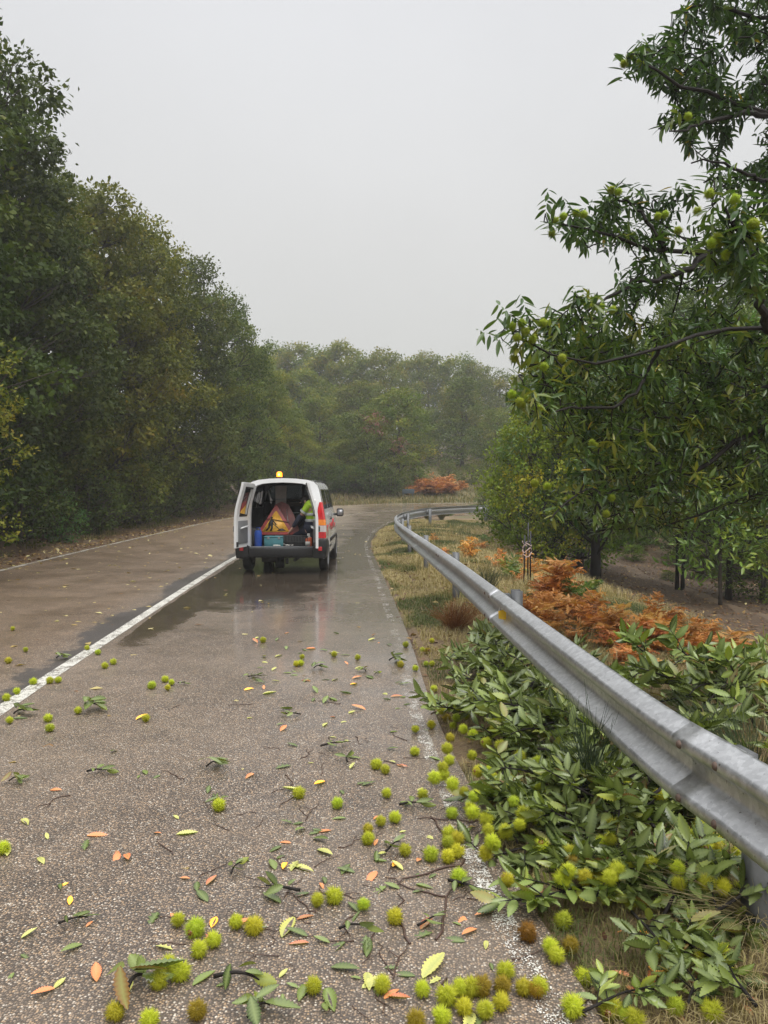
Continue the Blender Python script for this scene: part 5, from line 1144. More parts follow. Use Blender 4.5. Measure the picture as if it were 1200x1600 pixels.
M['lichen'] = simple('lichen_bark', (.15, .13, .105), .8, 0, .5, 30, .5); M['cutwood'] = simple('fresh_cut_wood', (.55, .30, .14), .6)
log((877, 938), (985, 998), .035, 'thin broken log with grey bark pointing up the bracken bank'); log((818, 950), (900, 990), .03, 'dark thin log lying just behind the guardrail')
g = G(1103, 1085, .16); cl_ = link('cut_branch', (lambda a: (a.tube([(0, 0, 0), (.16, .12, -.05), (.34, .25, -.13)], [.028, .03, .03], 10), a.mesh('cut_branch', M['wetbark'], True))[1])(Acc()), None, Vector(g)); tag(cl_, 'short thick branch with a fresh orange cut end behind the rail', 'branch')
a = Acc(); a.lathe([(0, .001), (.027, 0)], n=14); o = a.build('cut_face', M['cutwood'], cl_); o.location = (-.002, -.0015, .0); o.rotation_euler = Vector((-.16, -.12, .05)).to_track_quat('Z', 'Y').to_euler()
# ------------------------------------------------------------------ chestnut litter
def burrmat():
    m, t, p, o = mat('burr_spines'); r = ramp(t, [(0, (.34, .36, .012)), (.35, (.62, .68, .03)), (.8, (.86, .90, .07)), (1, (.95, .95, .25))]); t.links.new(attr(t, 'tint'), r.inputs[0])
    oi = N(t, 'ShaderNodeObjectInfo'); c = mixc(t, 1.0, r.outputs[0], oi.outputs['Color'], 'MULTIPLY'); hs = N(t, 'ShaderNodeHueSaturation'); t.links.new(c, hs.inputs['Color'])
    t.links.new(maprange(t, oi.outputs['Random'], 0, 1, .78, 1.12), hs.inputs['Value']); t.links.new(maprange(t, oi.outputs['Random'], 0, 1, .488, .508), hs.inputs['Hue'])
    t.links.new(hs.outputs[0], p.inputs['Base Color']); p.inputs['Roughness'].default_value = .45
    tr = N(t, 'ShaderNodeBsdfTranslucent'); t.links.new(hs.outputs[0], tr.inputs[0]); mx = N(t, 'ShaderNodeMixShader'); mx.inputs[0].default_value = .4
    t.links.new(p.outputs[0], mx.inputs[1]); t.links.new(tr.outputs[0], mx.inputs[2]); t.links.new(mx.outputs[0], o.inputs[0]); return m
M['burr'] = burrmat()
def burr_mesh(seed, n=520, split=False, lod=False):
    rng = np.random.default_rng(seed); i = np.arange(n) + .5; ph = np.arccos(1 - 2 * i / n); th = np.pi * (1 + 5 ** .5) * i
    d = np.stack([np.cos(th) * np.sin(ph), np.sin(th) * np.sin(ph), np.cos(ph)], -1)
    A = Acc(); rc = .0185; sq = 1 + rng.normal(0, .05, 3)
    u, v_ = np.linspace(0, 2 * np.pi, 15)[:-1], np.linspace(0, np.pi, 8); U, V_ = np.meshgrid(u, v_); s = np.stack([np.cos(U) * np.sin(V_), np.sin(U) * np.sin(V_), np.cos(V_)], -1) * rc
    k = np.arange(14)[None]; r = np.arange(7)[:, None] * 14; A.add(s.reshape(-1, 3) * sq, np.stack([r + k, r + (k + 1) % 14, r + 14 + (k + 1) % 14, r + 14 + k], -1).reshape(-1, 4), 0, .25)
    gi_ = np.argmax(d @ unit(rng.normal(size=(60, 3))).T, 1); gv = rng.normal(0, .34, (60, 3)); dd = unit(d + gv[gi_] + rng.normal(0, .14, (n, 3))); ln = rng.uniform(.012, .025, n)
    b = d * rc * sq; a1 = unit(np.cross(d, rng.normal(size=(n, 3)))); a2 = np.cross(d, a1); w = .0011
    p = np.stack([b + a1 * w, b - a1 * w * .5 + a2 * w * .87, b - a1 * w * .5 - a2 * w * .87, b + dd * ln[:, None]], 1); q = np.arange(n) * 4
    tt = np.stack([np.full(n, .3)] * 3 + [np.clip(rng.normal(.82, .12, n), 0, 1)], 1)
    A.add(p.reshape(-1, 3), np.concatenate([np.stack([q, q + 1, q + 3], -1), np.stack([q + 1, q + 2, q + 3], -1), np.stack([q + 2, q, q + 3], -1)]), 0, tt.ravel())
    if split:
        A.lathe([(0, .022), (.006, .0225), (.010, .0195), (.011, .015)], (.003, -.002, .006), 10, 1)
    return A.mesh('burr', [M['burr'], M['nut']])
M['nut'] = simple('shiny_brown_nut', (.16, .045, .015), .25)
BM = [burr_mesh(300 + k) for k in range(5)]; BS = burr_mesh(320, split=True); BL = burr_mesh(330, 170)
for k, me in enumerate(BM + [BS, BL]): me.name = 'burr_mesh'
def burr(px, py, label, group, lift=.027, sc=1.0, color=(1, 1, 1), me=None, i=[0], pos=None):
    i[0] += 1; g = G(px, py, lift) if pos is None else pos; rr = random.Random(i[0]); s_ = sc * rr.uniform(.82, 1.18) * (1, 1, .88)[0]
    o = link('chestnut_burr', me or (BM[i[0] % 5] if g[1] < 9 else BL), None, Vector(g)); o.rotation_euler = (rr.uniform(0, 6), rr.uniform(0, 6), rr.uniform(0, 6)); o.scale = (s_,) * 3; jt = rr.random(); cj = (.62, .42, .5) if jt < .03 else (1.05, .92, .9) if jt < .2 else (.85, .92, 1) if jt > .85 else (1, 1, 1)
    o.color = (color[0] * cj[0], color[1] * cj[1], color[2] * cj[2], 1)
    if me is None and rr.random() < .07 and g[1] < 9: o.data = BS
    return tag(o, label, 'burr', group)
BGR = 'green chestnut burrs lying on the road'
clusters = [  # (label, [pixels])
 ('green burr in the dense pile on the road at the bottom right of centre', [(660, 1545), (698, 1555), (720, 1543), (725, 1573), (737, 1543), (753, 1541), (758, 1578), (783, 1565), (785, 1540), (790, 1517), (690, 1588), (650, 1593), (818, 1542)]),
 ('green burr in the row of four along the asphalt at lower left', [(278, 1437), (305, 1450), (333, 1468), (311, 1483)]),
 ('green burr in the touching trio near the bottom left', [(263, 1505), (248, 1530), (281, 1518)]),
 ('green burr of the touching pair above the row at lower left', [(369, 1440), (397, 1447)]),
 ('green burr in the five strong knot on the right edge line', [(702, 1302), (715, 1310), (700, 1316), (715, 1330), (700, 1338)]),
 ('green burr of the pair on the asphalt left of the edge line knot', [(575, 1295), (575, 1310)]),
 ('green burr of the trio beside a leafy twig in mid lane', [(258, 1061), (262, 1074), (268, 1066)]),
 ('green burr of the pair standing one behind the other left of centre', [(75, 1122), (78, 1137)]),
 ('green burr of the pair resting on the centre line at left', [(78, 1063), (91, 1062)]),
 ('green burr of the pair just right of the centre line', [(164, 1040), (177, 1034)]),
 ('green burr of the two beside the centre line near the leafy sprig', [(136, 1012), (153, 1019)]),
 ('green burr beyond the centre line at the left photo edge', [(26, 1080), (10, 1090)]),
 ('green burr of the cluster of three far up the lane', [(472, 1026), (470, 1036), (463, 1037)]),
 ('green burr of the pair at the middle right of the lane', [(588, 1194), (602, 1202)])]
for lb, pts in clusters:
    for p in pts: burr(*p, lb, BGR)
single = [(527, 1255, 'green burr lying alone in mid lane right of centre'), (595, 1283, 'green burr just above the asphalt pair left of the edge line'), (617, 1277, 'small green burr beside dark leaves near the edge line'), (633, 1328, 'split green burr showing a dark seam on the wet asphalt'), (673, 1335, 'green burr beside a pale curled leaf near the edge line'), (706, 1271, 'green burr sitting on the edge line above the knot'), (717, 1370, 'green burr on the edge line below the knot'), (496, 1406, 'smaller green burr on the brown leafy twig in mid lane'), (522, 1400, 'larger green burr on the brown leafy twig in mid lane'), (568, 1413, 'green burr lying alone right of the leafy twig'), (617, 1432, 'green burr beside an orange leaf at lower centre'), (490, 1540, 'green burr with a green leaf tucked under it at bottom centre'), (597, 1538, 'green burr with a pale leaf and an orange leaf at bottom centre'), (5, 1325, 'green burr cut by the left photo edge'), (342, 1258, 'green burr on dark leaves left of centre'), (180, 1580, 'green burr nested under the big leafy sprig at bottom left'), (308, 1578, 'green burr alone at the bottom edge left of centre'), (233, 1593, 'green burr half cut by the bottom edge beside the sprig'),
 (20, 982, 'farthest green burr in the left lane'), (40, 1015, 'tiny green burr in the left lane'), (13, 1032, 'green burr in the left lane near the photo edge'), (52, 1065, 'green burr on the dark crack left of the centre line'), (237, 1071, 'green burr left of the twig trio in mid lane'), (228, 1122, 'green burr alone in mid lane with a leaf at its right'), (15, 1125, 'green burr among leaves below the centre line at the left edge'), (122, 1110, 'green burr behind the star shaped leafy sprig'), (411, 1000, 'solitary green burr behind the van, farthest up the lane'), (522, 1022, 'tiny green burr right of the far cluster of three'), (559, 1027, 'green burr beside small leaves far up the lane'), (626, 1038, 'green burr on the road edge beside a dark leaf bunch'), (467, 1239, 'green burr alone in the centre of the lane'), (604, 1239, 'green burr below the middle right pair'), (661, 1241, 'green burr by the worn edge line at mid right'), (648, 1174, 'green burr on the road edge beside the leafy verge'), (649, 1139, 'green burr touching a dark twig at the road edge'), (674, 1132, 'larger green burr right of the dark twig at the road edge')]
for x, y, lb in single: burr(x, y, lb, BGR, me=BS if 'split' in lb else None)
VG = 'green chestnut burrs in the verge and leaf pile'
verge = [(634, 1007), (675, 1001), (668, 1017), (660, 1015), (649, 1044), (666, 1037), (675, 1037), (713, 1029), (678, 1076), (688, 1098), (698, 1122), (714, 1122), (728, 1118), (708, 1134), (757, 1043), (715, 1103), (727, 1103)]
for p in verge: burr(*p, 'small green burr in the dry verge grass beside the upper end of the leaf pile', VG, .03)
pile = [(702, 1188), (748, 1203), (778, 1187), (679, 1215), (693, 1210), (707, 1225), (777, 1223), (725, 1237), (743, 1243), (818, 1272), (843, 1280), (872, 1282), (927, 1173), (913, 1223), (960, 1238), (943, 1238), (1003, 1235), (853, 1243), (882, 1247), (825, 1103), (735, 1085), (770, 1120), (800, 1150), (760, 1280), (790, 1300), (735, 1262), (770, 1250), (805, 1225), (840, 1190), (760, 1160), (790, 1085), (745, 1330), (890,1330)]
pile += [(690 + 470 * random.random(), 1060 + 330 * random.random()) for _ in range(125)]
pile = [p for p in pile if p[0] > 660 + (p[1] - 1100) * .42 * (p[1] > 1250) and p[1] > 930 + .72 * (p[0] - 690)]
for p in pile: burr(*p, 'green burr in fallen leaves %s, %s' % ('by the road edge' if p[0] < 730 + (p[1] - 1100) * .3 else 'under the rail' if p[0] > 850 + (p[1] - 1100) * .5 else 'in mid verge', 'at the far end' if p[1] < 1130 else 'halfway along the pile' if p[1] < 1220 else 'near the camera end'), VG, .07 + .10 * random.random())
near = [(880, 1438), (945, 1402), (985, 1408), (870, 1492), (892, 1477), (912, 1528), (1032, 1487), (1100, 1463), (1097, 1493), (1125, 1490), (1130, 1512), (843, 1540), (895, 1572), (955, 1577), (980, 1587), (992, 1593), (1055, 1572), (1113, 1580), (860, 1478), (1095, 1405), (1112, 1407), (1155, 1392)]
for i, p in enumerate(near): burr(*p, ('bright green burr on dry grass left of the pale green bough at lower right' if p[0] < 930 else 'bright green burr at the bottom edge right of the edge line' if p[1] > 1560 else 'bright green burr on dry grass close to the nearest guardrail post') if i < 19 else 'bright green burr on straw beside the nearest guardrail post', VG, .035, me=BS if i in (4,) else None)
behind = [(901, 963), (953, 1002), (997, 998), (1165, 1043), (1192, 1055), (1193, 1070), (1152, 1083), (1100, 1047)]
for p in behind: burr(*p, 'green burr on the broken chestnut boughs behind the guardrail', VG, .22 if p[0] > 1050 else .1, 1.15)
burr(825, 1457, 'old brown burr by the road edge at the lower right', None, .03, 1.2, (.55, .27, .22))
burr(838, 1545, 'dull ochre burr beside the bottom edge line', None, .03, .9, (.95, .62, .5))
# burrs hanging in the chestnut: parts of that tree
rng = np.random.default_rng(9); hp = [(985, 88, 5.95), (1000, 98, 5.95), (975, 100, 5.9), (1075, 182, 6), (955, 297, 6.1), (966, 300, 6.1), (868, 345, 5.9), (880, 338, 5.9), (900, 333, 5.95), (912, 335, 6), (862, 365, 5.9), (1028, 338, 6.2), (1040, 335, 6.2), (1108, 303, 4.5), (1148, 312, 4.4), (1120, 372, 4.5), (1112, 380, 4.5), (1125, 378, 4.55), (1178, 350, 4.35), (1182, 370, 4.35), (1170, 355, 4.4), (1135, 398, 4.5), (918, 477, 5.8), (940, 480, 5.8), (957, 484, 5.8), (800, 510, 5.2), (815, 505, 5.2), (820, 518, 5.2), (832, 530, 5.25), (808, 528, 5.2), (848, 505, 5.3), (803, 560, 5.3), (878, 560, 5.4), (850, 573, 5.4), (800, 616, 5.3), (812, 628, 5.25), (841, 638, 5.4), (815, 632, 5.3), (925, 692, 6.3), (930, 697, 6.3), (835, 755, 6.2), (855, 760, 6.2), (892, 778, 6.2), (956, 778, 6.3), (947, 803, 6.3), (1120, 420, 4.7), (1090, 330, 5.2), (1060, 360, 5.6)]
for k, (x, y, d) in enumerate(hp):
    o = link('burr', BM[k % 5] if k % 2 else BM[0], NC, Vector(P(x, y, d) - NCB)); o.scale = (1.05,) * 3; o.rotation_euler = (k, k * 2, k * 3); o.color = (.72, .82, .9, 1)

# ---- leaves
LT_ = [leaf_template(18, .15, .20, .16), leaf_template(18, .14, .42, -.08, curl=.16), leaf_template(18, .16, .05, .30, curl=-.10), leaf_template(12, 0, .2, .05, lobes=4)]
def litter_leafmat():
    m, t, p, o = mat('fallen_leaf'); oi = N(t, 'ShaderNodeObjectInfo'); geo = N(t, 'ShaderNodeNewGeometry')
    r = ramp(t, [(0, (.008, .022, .005)), (.35, (.034, .060, .005)), (.65, (.100, .138, .007)), (.85, (.22, .25, .014)), (.97, (.30, .32, .045)), (1, (.22, .10, .03))]); t.links.new(attr(t, 'tint'), r.inputs[0])
    c = mixc(t, 1.0, r.outputs[0], oi.outputs['Color'], 'MULTIPLY')
    c2 = mixc(t, .5, c, (.24, .30, .11)); c2 = mixc(t, 1.0, c2, oi.outputs['Color'], 'MULTIPLY'); c = mixc(t, geo.outputs['Backfacing'], c, c2)
    tc_ = N(t, 'ShaderNodeTexCoord'); n = noise(t, 45, 4, .6, tc_.outputs['Object']); c = mixc(t, 1.0, c, mixc(t, n.outputs['Fac'], (.7, .7, .7), (1.3, 1.3, 1.3)), 'MULTIPLY')
    uvx = attr(t, 'vein'); c = mixc(t, math_n(t, 'MULTIPLY', uvx, .55), c, (.33, .40, .14))
    t.links.new(c, p.inputs['Base Color']); p.inputs['Roughness'].default_value = .27; p.inputs['Specular IOR Level'].default_value = .5; p.inputs['Coat Weight'].default_value = .08; p.inputs['Coat Roughness'].default_value = .15
    tr = N(t, 'ShaderNodeBsdfTranslucent'); t.links.new(mixc(t, 1.0, c, (1.3, 1.4, .5), 'MULTIPLY'), tr.inputs[0]); mx = N(t, 'ShaderNodeMixShader'); mx.inputs[0].default_value = .18
    t.links.new(p.outputs[0], mx.inputs[1]); t.links.new(tr.outputs[0], mx.inputs[2]); t.links.new(mx.outputs[0], o.inputs[0]); return m
M['fleaf'] = litter_leafmat()
def vein(nl, k): return np.tile(np.tile([0, 1, 0], k // 3), nl)
def sprig_meshes(seed, nshoot, ln, nl=8, flat=.35, leaf=(.08, .155)):
    """a broken chestnut twig: main stem along +x with shoots, each ending in a fan of leaves"""
    rng = np.random.default_rng(seed); A = Acc(); t = np.linspace(0, 1, 9); stem = np.stack([ln * t, .10 * ln * np.sin(t * 3 + seed), .02 + .05 * flat * np.sin(t * 3.1)], -1)
    A.tube(stem, np.linspace(.007, .003, 9) * (1 + ln * .6), 7); V = []; F = []; TI = []; VE = []; n0 = 0
    ends = [(stem[-1], unit(stem[-1] - stem[-2]))]
    for k in range(nshoot - 1):
        u = rng.uniform(.15, .9); b = np.array([np.interp(u, t, stem[:, q]) for q in range(3)]); az = rng.choice([-1, 1]) * rng.uniform(.4, 1.3); d = unit(np.array([math.cos(az), math.sin(az), rng.uniform(.1, .8) * flat])); e = b + d * rng.uniform(.08, .22) * (.5 + ln)
        A.tube(np.array([b, (b + e) / 2 + (0, 0, .01), e]), np.array([.004, .003, .002]), 5); ends.append((e, d))
    for e, d in ends:
        for q in range(nl):
            al = q / nl; ph = q * 2.4 + rng.uniform(0, 1); u1 = unit(np.cross(d, [0.05, .1, 1.])); u2 = np.cross(d, u1); rad = math.cos(ph) * u1 + math.sin(ph) * u2 * flat
            dr_ = unit(rad * .9 + d * (.2 + .7 * al) + rng.normal(0, .12, 3)); p = e - d * .12 * (1 - al); p[2] = max(p[2], .012)
            if p[2] + dr_[2] * .14 < .003: dr_[2] = max(dr_[2], -.02)
            L_ = rng.uniform(*leaf); tm = LT_[rng.integers(0, 3)]; v, f, a_ = place_leaves(tm, [p], [dr_], [unit(np.array([0, 0, 1.]) * (1 if rng.random() > .28 else -1) + rng.normal(0, .55, 3))], [L_], [L_ * rng.uniform(.27, .42)], [np.clip(rng.normal(.38, .32), 0, .97) if rng.random() > .04 else 1.0])
            v[:, 2] = np.maximum(v[:, 2], .002 + rng.uniform(0, .004)); V.append(v); F.append(f + n0); TI.append(a_); VE.append(vein(1, len(v))); n0 += len(v)
    return A.mesh('twig', M['wetbark'], True), npmesh('leaves', np.vstack(V), [np.vstack(F)], M['fleaf'], attrs={'tint': np.concatenate(TI), 'vein': np.concatenate(VE)}, smooth=True)
def put_sprig(sm, pos, rz, sc, label, group=None, tilt=(0, 0), color=(1, 1, 1), name='chestnut_sprig', cat='sprig'):
    r = empty(name, pos, rz, sc); r.rotation_euler = (tilt[0], tilt[1], rz); a = link('twig', sm[0], r); b = link('leaves', sm[1], r); b.color = (*color, 1); return tag(r, label, cat, group)
SPB = [sprig_meshes(400 + k, 4 + k % 3, .42 + .06 * (k % 3), 8, .45) for k in range(8)]     # boughs of the pile
SPS = [sprig_meshes(440 + k, 1, .10, 7, .6, (.10, .16)) for k in range(5)]; SPF = [sprig_meshes(450 + k, 1, .16, 4, .25, (.07, .12)) for k in range(6)]; SPU = [sprig_meshes(460 + k, 6, .6, 9, 1.0) for k in range(3)]
def sprig_px(px, py, k, sc, rz, label, src=SPS, dz=0.0, **kw):
    g = G(px, py); return put_sprig(src[k % len(src)], Vector((g[0], g[1], SURF(g[0], g[1]) + .004 + dz)), rz, sc, label, **kw)
for i, (x, y, s_, rz, k, src, lb) in enumerate([
 (195, 1575, 1.15, 1.2, 0, SPS, 'large dark green leafy sprig draped over a burr at bottom left'), (92, 1447, .62, .2, 1, SPF, 'small fresh green sprig alone at lower left'), (335, 1535, .95, -.2, 2, SPF, 'sprig with one long pale leaf left of bottom centre'), (470, 1398, .9, 3.0, 3, SPF, 'brown stemmed twig with green leaves in the middle of the lane'),
 (133, 1112, 1.0, .4, 1, SPS, 'star shaped rosette of green leaves in mid lane at left'), (22, 1120, .8, 1.0, 2, SPS, 'leafy sprig by the centre line at the left edge'), (135, 1212, .8, .3, 4, SPF, 'long flat twig with a few leaves at left'), (14, 1225, .6, .1, 0, SPS, 'green sprig cut by the left photo edge'), (343, 1262, .7, 2.2, 5, SPF, 'dark leaves under a burr left of centre'),
 (322, 1203, .75, .6, 3, SPS, 'bunch of torn green leaves above centre of the lane'), (490, 1047, .75, .1, 4, SPS, 'leafy sprig below the far cluster of three burrs'), (572, 1052, .6, 2.0, 0, SPS, 'upright pale leaf sprig far up the lane'), (585, 1056, .5, 1.0, 2, SPF, 'single upright leaf sprig with a reflection far up the lane'), (388, 1060, .7, 0, 1, SPF, 'flat dark sprig across the middle of the lane'), (608, 1036, .95, .2, 2, SPS, 'dark leaf bunch at the road edge far up the lane'),
 (88, 1031, .75, .2, 3, SPS, 'bright green sprig on the dark crack left of the centre line'), (278, 1070, .55, .0, 5, SPF, 'dark leafed twig beside the trio of burrs'), (500, 1170, .9, .3, 0, SPF, 'twig with long leaves lying across the lane right of centre'), (470, 1120, .7, 2.9, 2, SPF, 'short leafy twig in the wet part of the lane'), (545, 1195, .7, 1.7, 3, SPF, 'small dark twig left of the middle right pair'), (625, 1265, .8, .3, 4, SPF, 'dark green leaves by the small burr near the edge line'), (600, 1335, .7, .8, 1, SPF, 'three light leaves on the asphalt near the edge line'), (700, 1385, .9, -.4, 5, SPF, 'long leafed twig pointing at the edge line'), (530, 1460, .7, .2, 3, SPF, 'curled olive leaf twig at lower centre'), (360, 1370, .6, 1.2, 2, SPF, 'twig with a yellowing leaf left of the lane centre'), (650, 1452, .7, .6, 0, SPF, 'dark leaf pair right of the lone burr at lower centre'), (385, 1598, .8, .6, 4, SPS, 'dark leaves at the bottom edge left of centre')]):
    sprig_px(x, y, k, s_, rz, lb, src, group='leafy sprigs scattered on the road', color=(1, 1, 1))
# the pile under and behind the rail
rng = np.random.default_rng(77); PG = 'broken chestnut boughs piled along the guardrail'; cnt = 0
def rail_x(y): return float(np.interp(y, RL[:420, 1], RL[:420, 0]))
def edge_x(y): return float(np.interp(y, REo[:300, 1], REo[:300, 0]))
while cnt < 150:
    y = 2.6 + 4.75 * rng.random() ** 1.15; ex, rx = edge_x(y), rail_x(y); u = rng.random() ** .8; x = ex + .14 + (rx + .15 - ex - .14) * u
    if y > 5.4 and u < .5: continue
    if y < 3.25 and u > .72: continue
    if y < 3.0 and u < .35: continue
    if y < 3.2 and u < .2: continue
    cq_ = rng.uniform(.75, 1.25); lv = rng.random() * (.22 if y > 3.3 else .09) * sstep(0, .45, u); put_sprig(SPB[cnt % 8], Vector((x, y, T(x, y) + lv)), rng.uniform(0, 6.28), rng.uniform(.6, .95), '%s chestnut bough %s, %s' % ((lambda q: 'darker' if q < .92 else 'paler' if q > 1.08 else 'mid green')(cq_), 'against the guardrail' if u > .66 else 'in mid verge' if u > .33 else 'at the road edge', 'at the camera end of the pile' if y < 3.8 else 'halfway along the pile' if y < 5.2 else 'at the far end of the pile'), PG, (rng.normal(0, .16), rng.normal(-.06, .16)), (cq_,) * 3); cnt += 1
cnt = 0
while cnt < 46:
    y = rng.uniform(2.9, 5.9); x = rail_x(y) + rng.uniform(.15, 1.0 + (2.0 if y < 5.0 else .5)); lv = rng.random() * .26
    if x / y > .62: continue
    put_sprig(SPB[(cnt * 3) % 8], Vector((x, y, T(x, y) + lv)), rng.uniform(0, 6.28), rng.uniform(.7, 1.05), 'broken leafy chestnut bough heaped behind the guardrail, %s' % ('beside the dense broom' if y < 4.3 else 'below the orange bracken' if y < 5.8 else 'near the thin logs'), PG, (rng.normal(0, .2), rng.normal(-.15, .25)), tuple(np.array((1, 1, 1)) * rng.uniform(.7, 1.1))); cnt += 1
for k, (px, py, d, rz, lb) in enumerate(((1190, 1085, 4.9, 1.9, 'upright fallen bough with pale leaves behind the rail at the right edge'), (1130, 1050, 5.3, 2.3, 'leafy bough standing up behind the rail left of the right edge'), (1215, 1010, 5.4, 1.3, 'tall leaning bough at the right edge behind the guardrail'), (1060, 1060, 5.6, 2.6, 'leaning bough at the left side of the heap behind the rail'))):
    p = P(px, py, d); put_sprig(SPU[k % 3], Vector((p[0], p[1], T(p[0], p[1]) + .05)), rz, 1.0, lb, None, (0, R(-42)), (1.25, 1.3, 1.1), 'chestnut_bough', 'bough')
for i, (x, y, s_, rz, k, lb) in enumerate([(980, 1380, 1.1, 2.4, 0, 'big pale green bough with curled leaves at lower right'), (930, 1400, 1.0, 3.4, 2, 'bough with folded silvery leaves left of the big pale bough'), (1060, 1500, .9, .4, 1, 'bough with five spread leaves at the bottom right'), (1010, 1330, 1.0, 1.0, 3, 'dark glossy bough below the lower rail edge'), (1090, 1440, .7, 2.0, 4, 'small bough beside burrs near the nearest post'), (1185, 1590, .9, 2.0, 5, 'dark leaves at the bottom right photo corner'), (880, 1340, .9, 0.6, 6, 'leafy bough flattened at the road edge at lower right'), (800, 1330, .7, 1.6, 7, 'leafy bough lying over the edge line at lower right'), (905, 1590, .7, .2, 1, 'dark leaves at the bottom edge right of the edge line'), (1090, 1590, .7, 1.2, 4, 'leafy bough at the bottom edge near the right corner'), (1010, 1460, .6, 5.0, 2, 'little bough between the pale bough and the nearest post')]):
    sprig_px(x, y, k, s_ * .8, rz, lb, SPB, .02, group=PG, color=(1.35, 1.35, 1.3), name='chestnut_bough')
# single fallen leaves and twigs
LM = []
for k in range(6):
    tm = LT_[k % 4]; v, f, a_ = place_leaves(tm, [(0, 0, .006)], [(1, 0, .02)], [(0, 0, 1)], [1.0], [.34 if k % 4 < 3 else .5], [.55]); LM.append(npmesh('leaf', v, [f], M['fleaf'], attrs={'tint': a_, 'vein': vein(1, len(v))}, smooth=True))
LC = {'dark green': (.55, .6, .6), 'green': (1.2, 1.2, 1.2), 'pale green': (3.0, 2.4, 3.2), 'yellow': (6.5, 3.2, 1.6), 'orange brown': (3.9, 1.45, 2.4), 'dull brown': (3.0, 1.05, 2.0)}
WH = {'near': 'lying on the asphalt in the lower half of the photo', 'far': 'lying on the wet lane behind the van', 'left': 'lying in the left lane beyond the centre line', 'verge': 'lying in the grass verge on the right'}
def leaf(px, py, cname, sz, zone):
    g = G(px, py); me = LM[rng.integers(0, 6)]
    if zone == 'near' and cname == 'orange brown': me = LM[rng.integers(0, 3)]
    o = link('fallen_leaf', me, None, Vector((g[0], g[1], SURF(g[0], g[1]) + .002))); o.rotation_euler = (rng.normal(0, .12), rng.normal(-.05, .12), rng.uniform(0, 6.28)); o.scale = (sz, sz, sz); o.color = (*LC[cname], 1)
    tag(o, '%s leaf %s' % (cname, WH[zone]), 'leaf', '%s leaves %s' % (cname, WH[zone]))
names = list(LC)
for k in range(150):
    y = 1110 + 480 * rng.random() ** 1.0; x = rng.uniform(0, 800) if rng.random() < .35 else rng.normal(600, 110)
    if x > 800 or x < 0: continue
    g = G(x, y)
    if not on_road(g[0], g[1]): continue
    leaf(x, y, names[rng.choice(6, p=[.30, .30, .19, .04, .08, .09])], rng.uniform(.035, .105), 'near')
for x, y, c, s_ in ((185, 1333, 'orange brown', .09), (240, 1302, 'orange brown', .045), (745, 1452, 'orange brown', .08), (725, 1432, 'orange brown', .10), (770, 1425, 'orange brown', .08), (600, 1562, 'orange brown', .07), (455, 1318, 'orange brown', .06), (585, 1322, 'orange brown', .05), (500, 1380, 'orange brown', .05), (657, 1342, 'orange brown', .06), (115, 1080, 'orange brown', .05), (78, 1235, 'orange brown', .07), (33, 1467, 'pale green', .06), (108, 1415, 'yellow', .06), (107, 1380, 'yellow', .045), (75, 1312, 'pale green', .05), (35, 1280, 'pale green', .09), (60, 1340, 'pale green', .08), (325, 1410, 'dark green', .10), (270, 1485, 'pale green', .07), (275, 1305, 'pale green', .10), (510, 1545, 'green', .12), (565, 1545, 'pale green', .12), (660, 1530, 'pale green', .15), (440, 1466, 'pale green', .14), (540, 1472, 'dark green', .10), (430, 1360, 'green', .1), (455, 1362, 'pale green', .1), (850, 1282, 'orange brown', .06), (830, 1395, 'orange brown', .09), (825, 1345, 'orange brown', .10), (990, 1530, 'orange brown', .07)):
    g = G(x, y); leaf(x, y, c, s_, 'near' if on_road(g[0], g[1]) else 'verge')
for k in range(60):
    x, y = rng.uniform(380, 640), rng.uniform(990, 1110); g = G(x, y)
    if on_road(g[0], g[1]): leaf(x, y, names[rng.choice(6, p=[.33, .28, .24, .03, .06, .06])], rng.uniform(.05, .12), 'far')
for k in range(80):
    x, y = rng.uniform(640, 1180), 1000 + 590 * rng.random() ** .7; g = G(x, y)
    if not on_road(g[0], g[1]): leaf(x, y, names[rng.choice(6, p=[.1, .1, .1, .15, .35, .2])], rng.uniform(.05, .10), 'verge')
TW = []
for k in range(6):
    r2 = np.random.default_rng(600 + k); A = Acc(); p = np.cumsum(np.vstack([[0, 0, .003], np.column_stack([np.full(7, .14), r2.normal(0, .06, 7), r2.normal(0, .006, 7)])]), 0); p[:, 2] = np.abs(p[:, 2]) + .004; A.tube(p, np.linspace(.014, .008, 8), 6)
    if k % 2 == 0:
        b = p[4]; A.tube(np.array([b, b + (.15, .16, .01), b + (.32, .20, .005)]), np.array([.010, .008, .006]), 5)
    TW.append(A.mesh('twig', M['twig'] if 'twig' in M else M.setdefault('twig', simple('brown_twig', (.075, .042, .03), .5, 0, .3, 20)), True))
def twig(px, py, sz, rz, lb, gp):
    g = G(px, py); o = link('fallen_twig', TW[rng.integers(0, 6)], None, Vector((g[0], g[1], SURF(g[0], g[1]) + .002))); o.rotation_euler = (0, 0, rz); o.scale = (sz,) * 3; tag(o, lb, 'twig', gp)
for k in range(85):
    y = 1095 + 490 * rng.random(); x = rng.normal(560, 150) if k % 4 else rng.uniform(20, 700); g = G(x, y)
    if 0 < x < 800 and on_road(g[0], g[1]): twig(x, y, rng.uniform(.05, .2), rng.uniform(0, 6.28), 'thin brown twig lying on the wet asphalt', 'brown twigs on the asphalt')
for k in range(14):
    x, y = rng.uniform(640, 1000), rng.uniform(1080, 1590); g = G(x, y); twig(x, y, rng.uniform(.15, .4), rng.uniform(0, 6.28), 'thin brown twig lying in the verge', 'brown twigs in the verge')
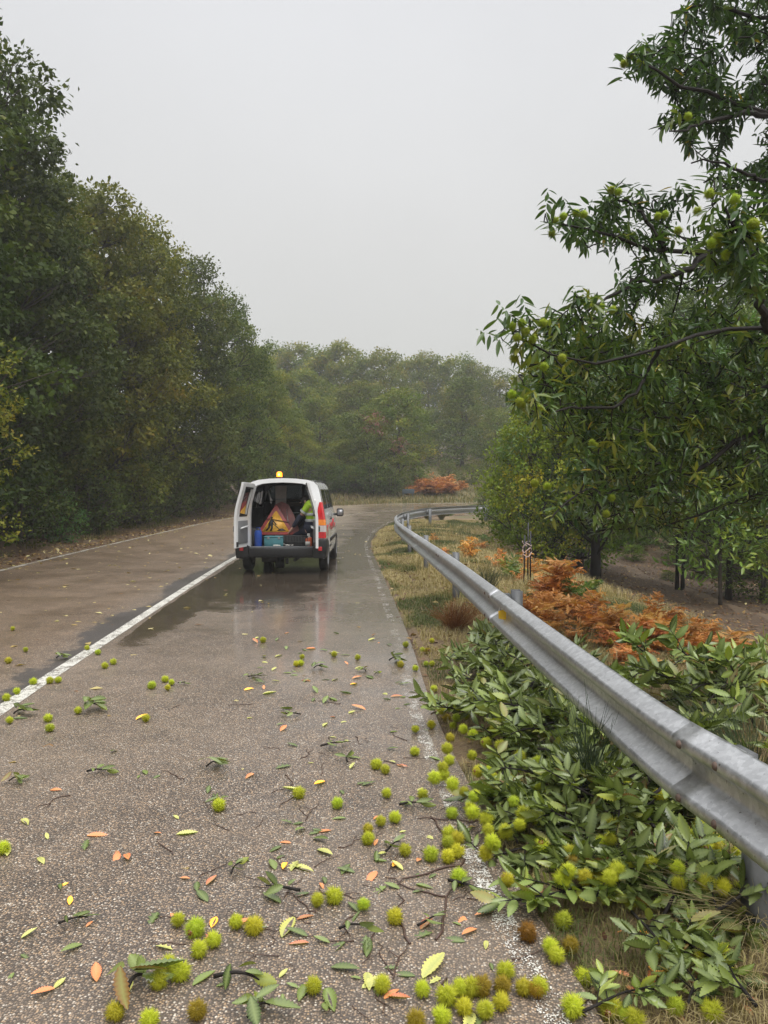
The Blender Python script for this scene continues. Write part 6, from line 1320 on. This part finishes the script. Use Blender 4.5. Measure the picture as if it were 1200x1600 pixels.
# leaf litter nobody could count
def litter(name, x, y, sz, tint, label, flat=.35):
    n = len(x); z = np.array([0.0] * n); h, ins, lf, rg, dl_, dr_ = terrain(x, y, True); z = np.where(ins, road_h(y) + .007, h + .012)
    nr = unit(RNG.normal(0, flat, (n, 3)) + np.array([0, 0, 1.])); dd = unit(np.cross(nr, RNG.normal(0, 1, (n, 3)))); v, f, a_ = place_leaves(QUAD, np.stack([x, y, z], -1), dd, nr, sz, sz * RNG.uniform(.35, .7, n), tint)
    o = link(name, npmesh(name, v, [f], M['litter'], attrs={'tint': a_})); o.color = (1, 1, 1, 1); tag(o, label, 'leaf litter', kind='stuff')
M['litter'] = leafmat('dry_litter', [(0, (.08, .035, .018)), (.4, (.20, .10, .04)), (.7, (.38, .26, .09)), (1, (.58, .50, .24))], .15, .5)
x, y = scatter(60000, -13, -4, 8, 50, lambda x, y, i, l, r, dl, dr: l & (dl < 4.2) & (RNG.random(len(x)) < (.5 * np.exp(-dl / 1.2) + .12))); litter('bank_litter', x, y, RNG.uniform(.05, .13, len(x)), np.clip(RNG.normal(.45, .3, len(x)), 0, 1), 'fallen leaves covering the soil of the left bank')
x, y = scatter(9000, -9, 2, 3, 48, lambda x, y, i, l, r, dl, dr: i & (RNG.random(len(x)) < np.where(dl < .6, .8, .06 + .10 * (x < -3.2)))); litter('road_litter', x, y, RNG.uniform(.04, .13, len(x)), np.clip(RNG.normal(.80, .25, len(x)), 0, 1), 'small pale leaves flecked over the road surface', .15)
x, y = scatter(70000, -1, 16, 1.8, 30, lambda x, y, i, l, r, dl, dr: r & (RNG.random(len(x)) < .45), 1.2); litter('verge_litter', x, y, RNG.uniform(.025, .07, len(x)) * np.clip(y / 5, .7, 1.6), np.clip(RNG.normal(.32, .25, len(x)), 0, 1), 'dry leaf crumbs among the grass and on the wood floor')

# ------------------------------------------------------------------ haze
hz = Acc(); hz.box((0, 62, 17), (260, 150, 42)); ho = hz.build('haze', None) if False else link('haze', hz.mesh('haze', []))
m = bpy.data.materials.new('drizzle_haze'); m.use_nodes = True; t = m.node_tree; t.nodes.clear(); o = N(t, 'ShaderNodeOutputMaterial'); pv = N(t, 'ShaderNodeVolumePrincipled'); pv.inputs['Density'].default_value = .0014; pv.inputs['Color'].default_value = (.93, .95, .97, 1); pv.inputs['Anisotropy'].default_value = .2
t.links.new(pv.outputs[0], o.inputs['Volume']); ho.data.materials.append(m); tag(ho, kind='stuff'); bm = bmesh.new(); bm.from_mesh(ho.data); bmesh.ops.recalc_face_normals(bm, faces=bm.faces); bm.to_mesh(ho.data); bm.free()
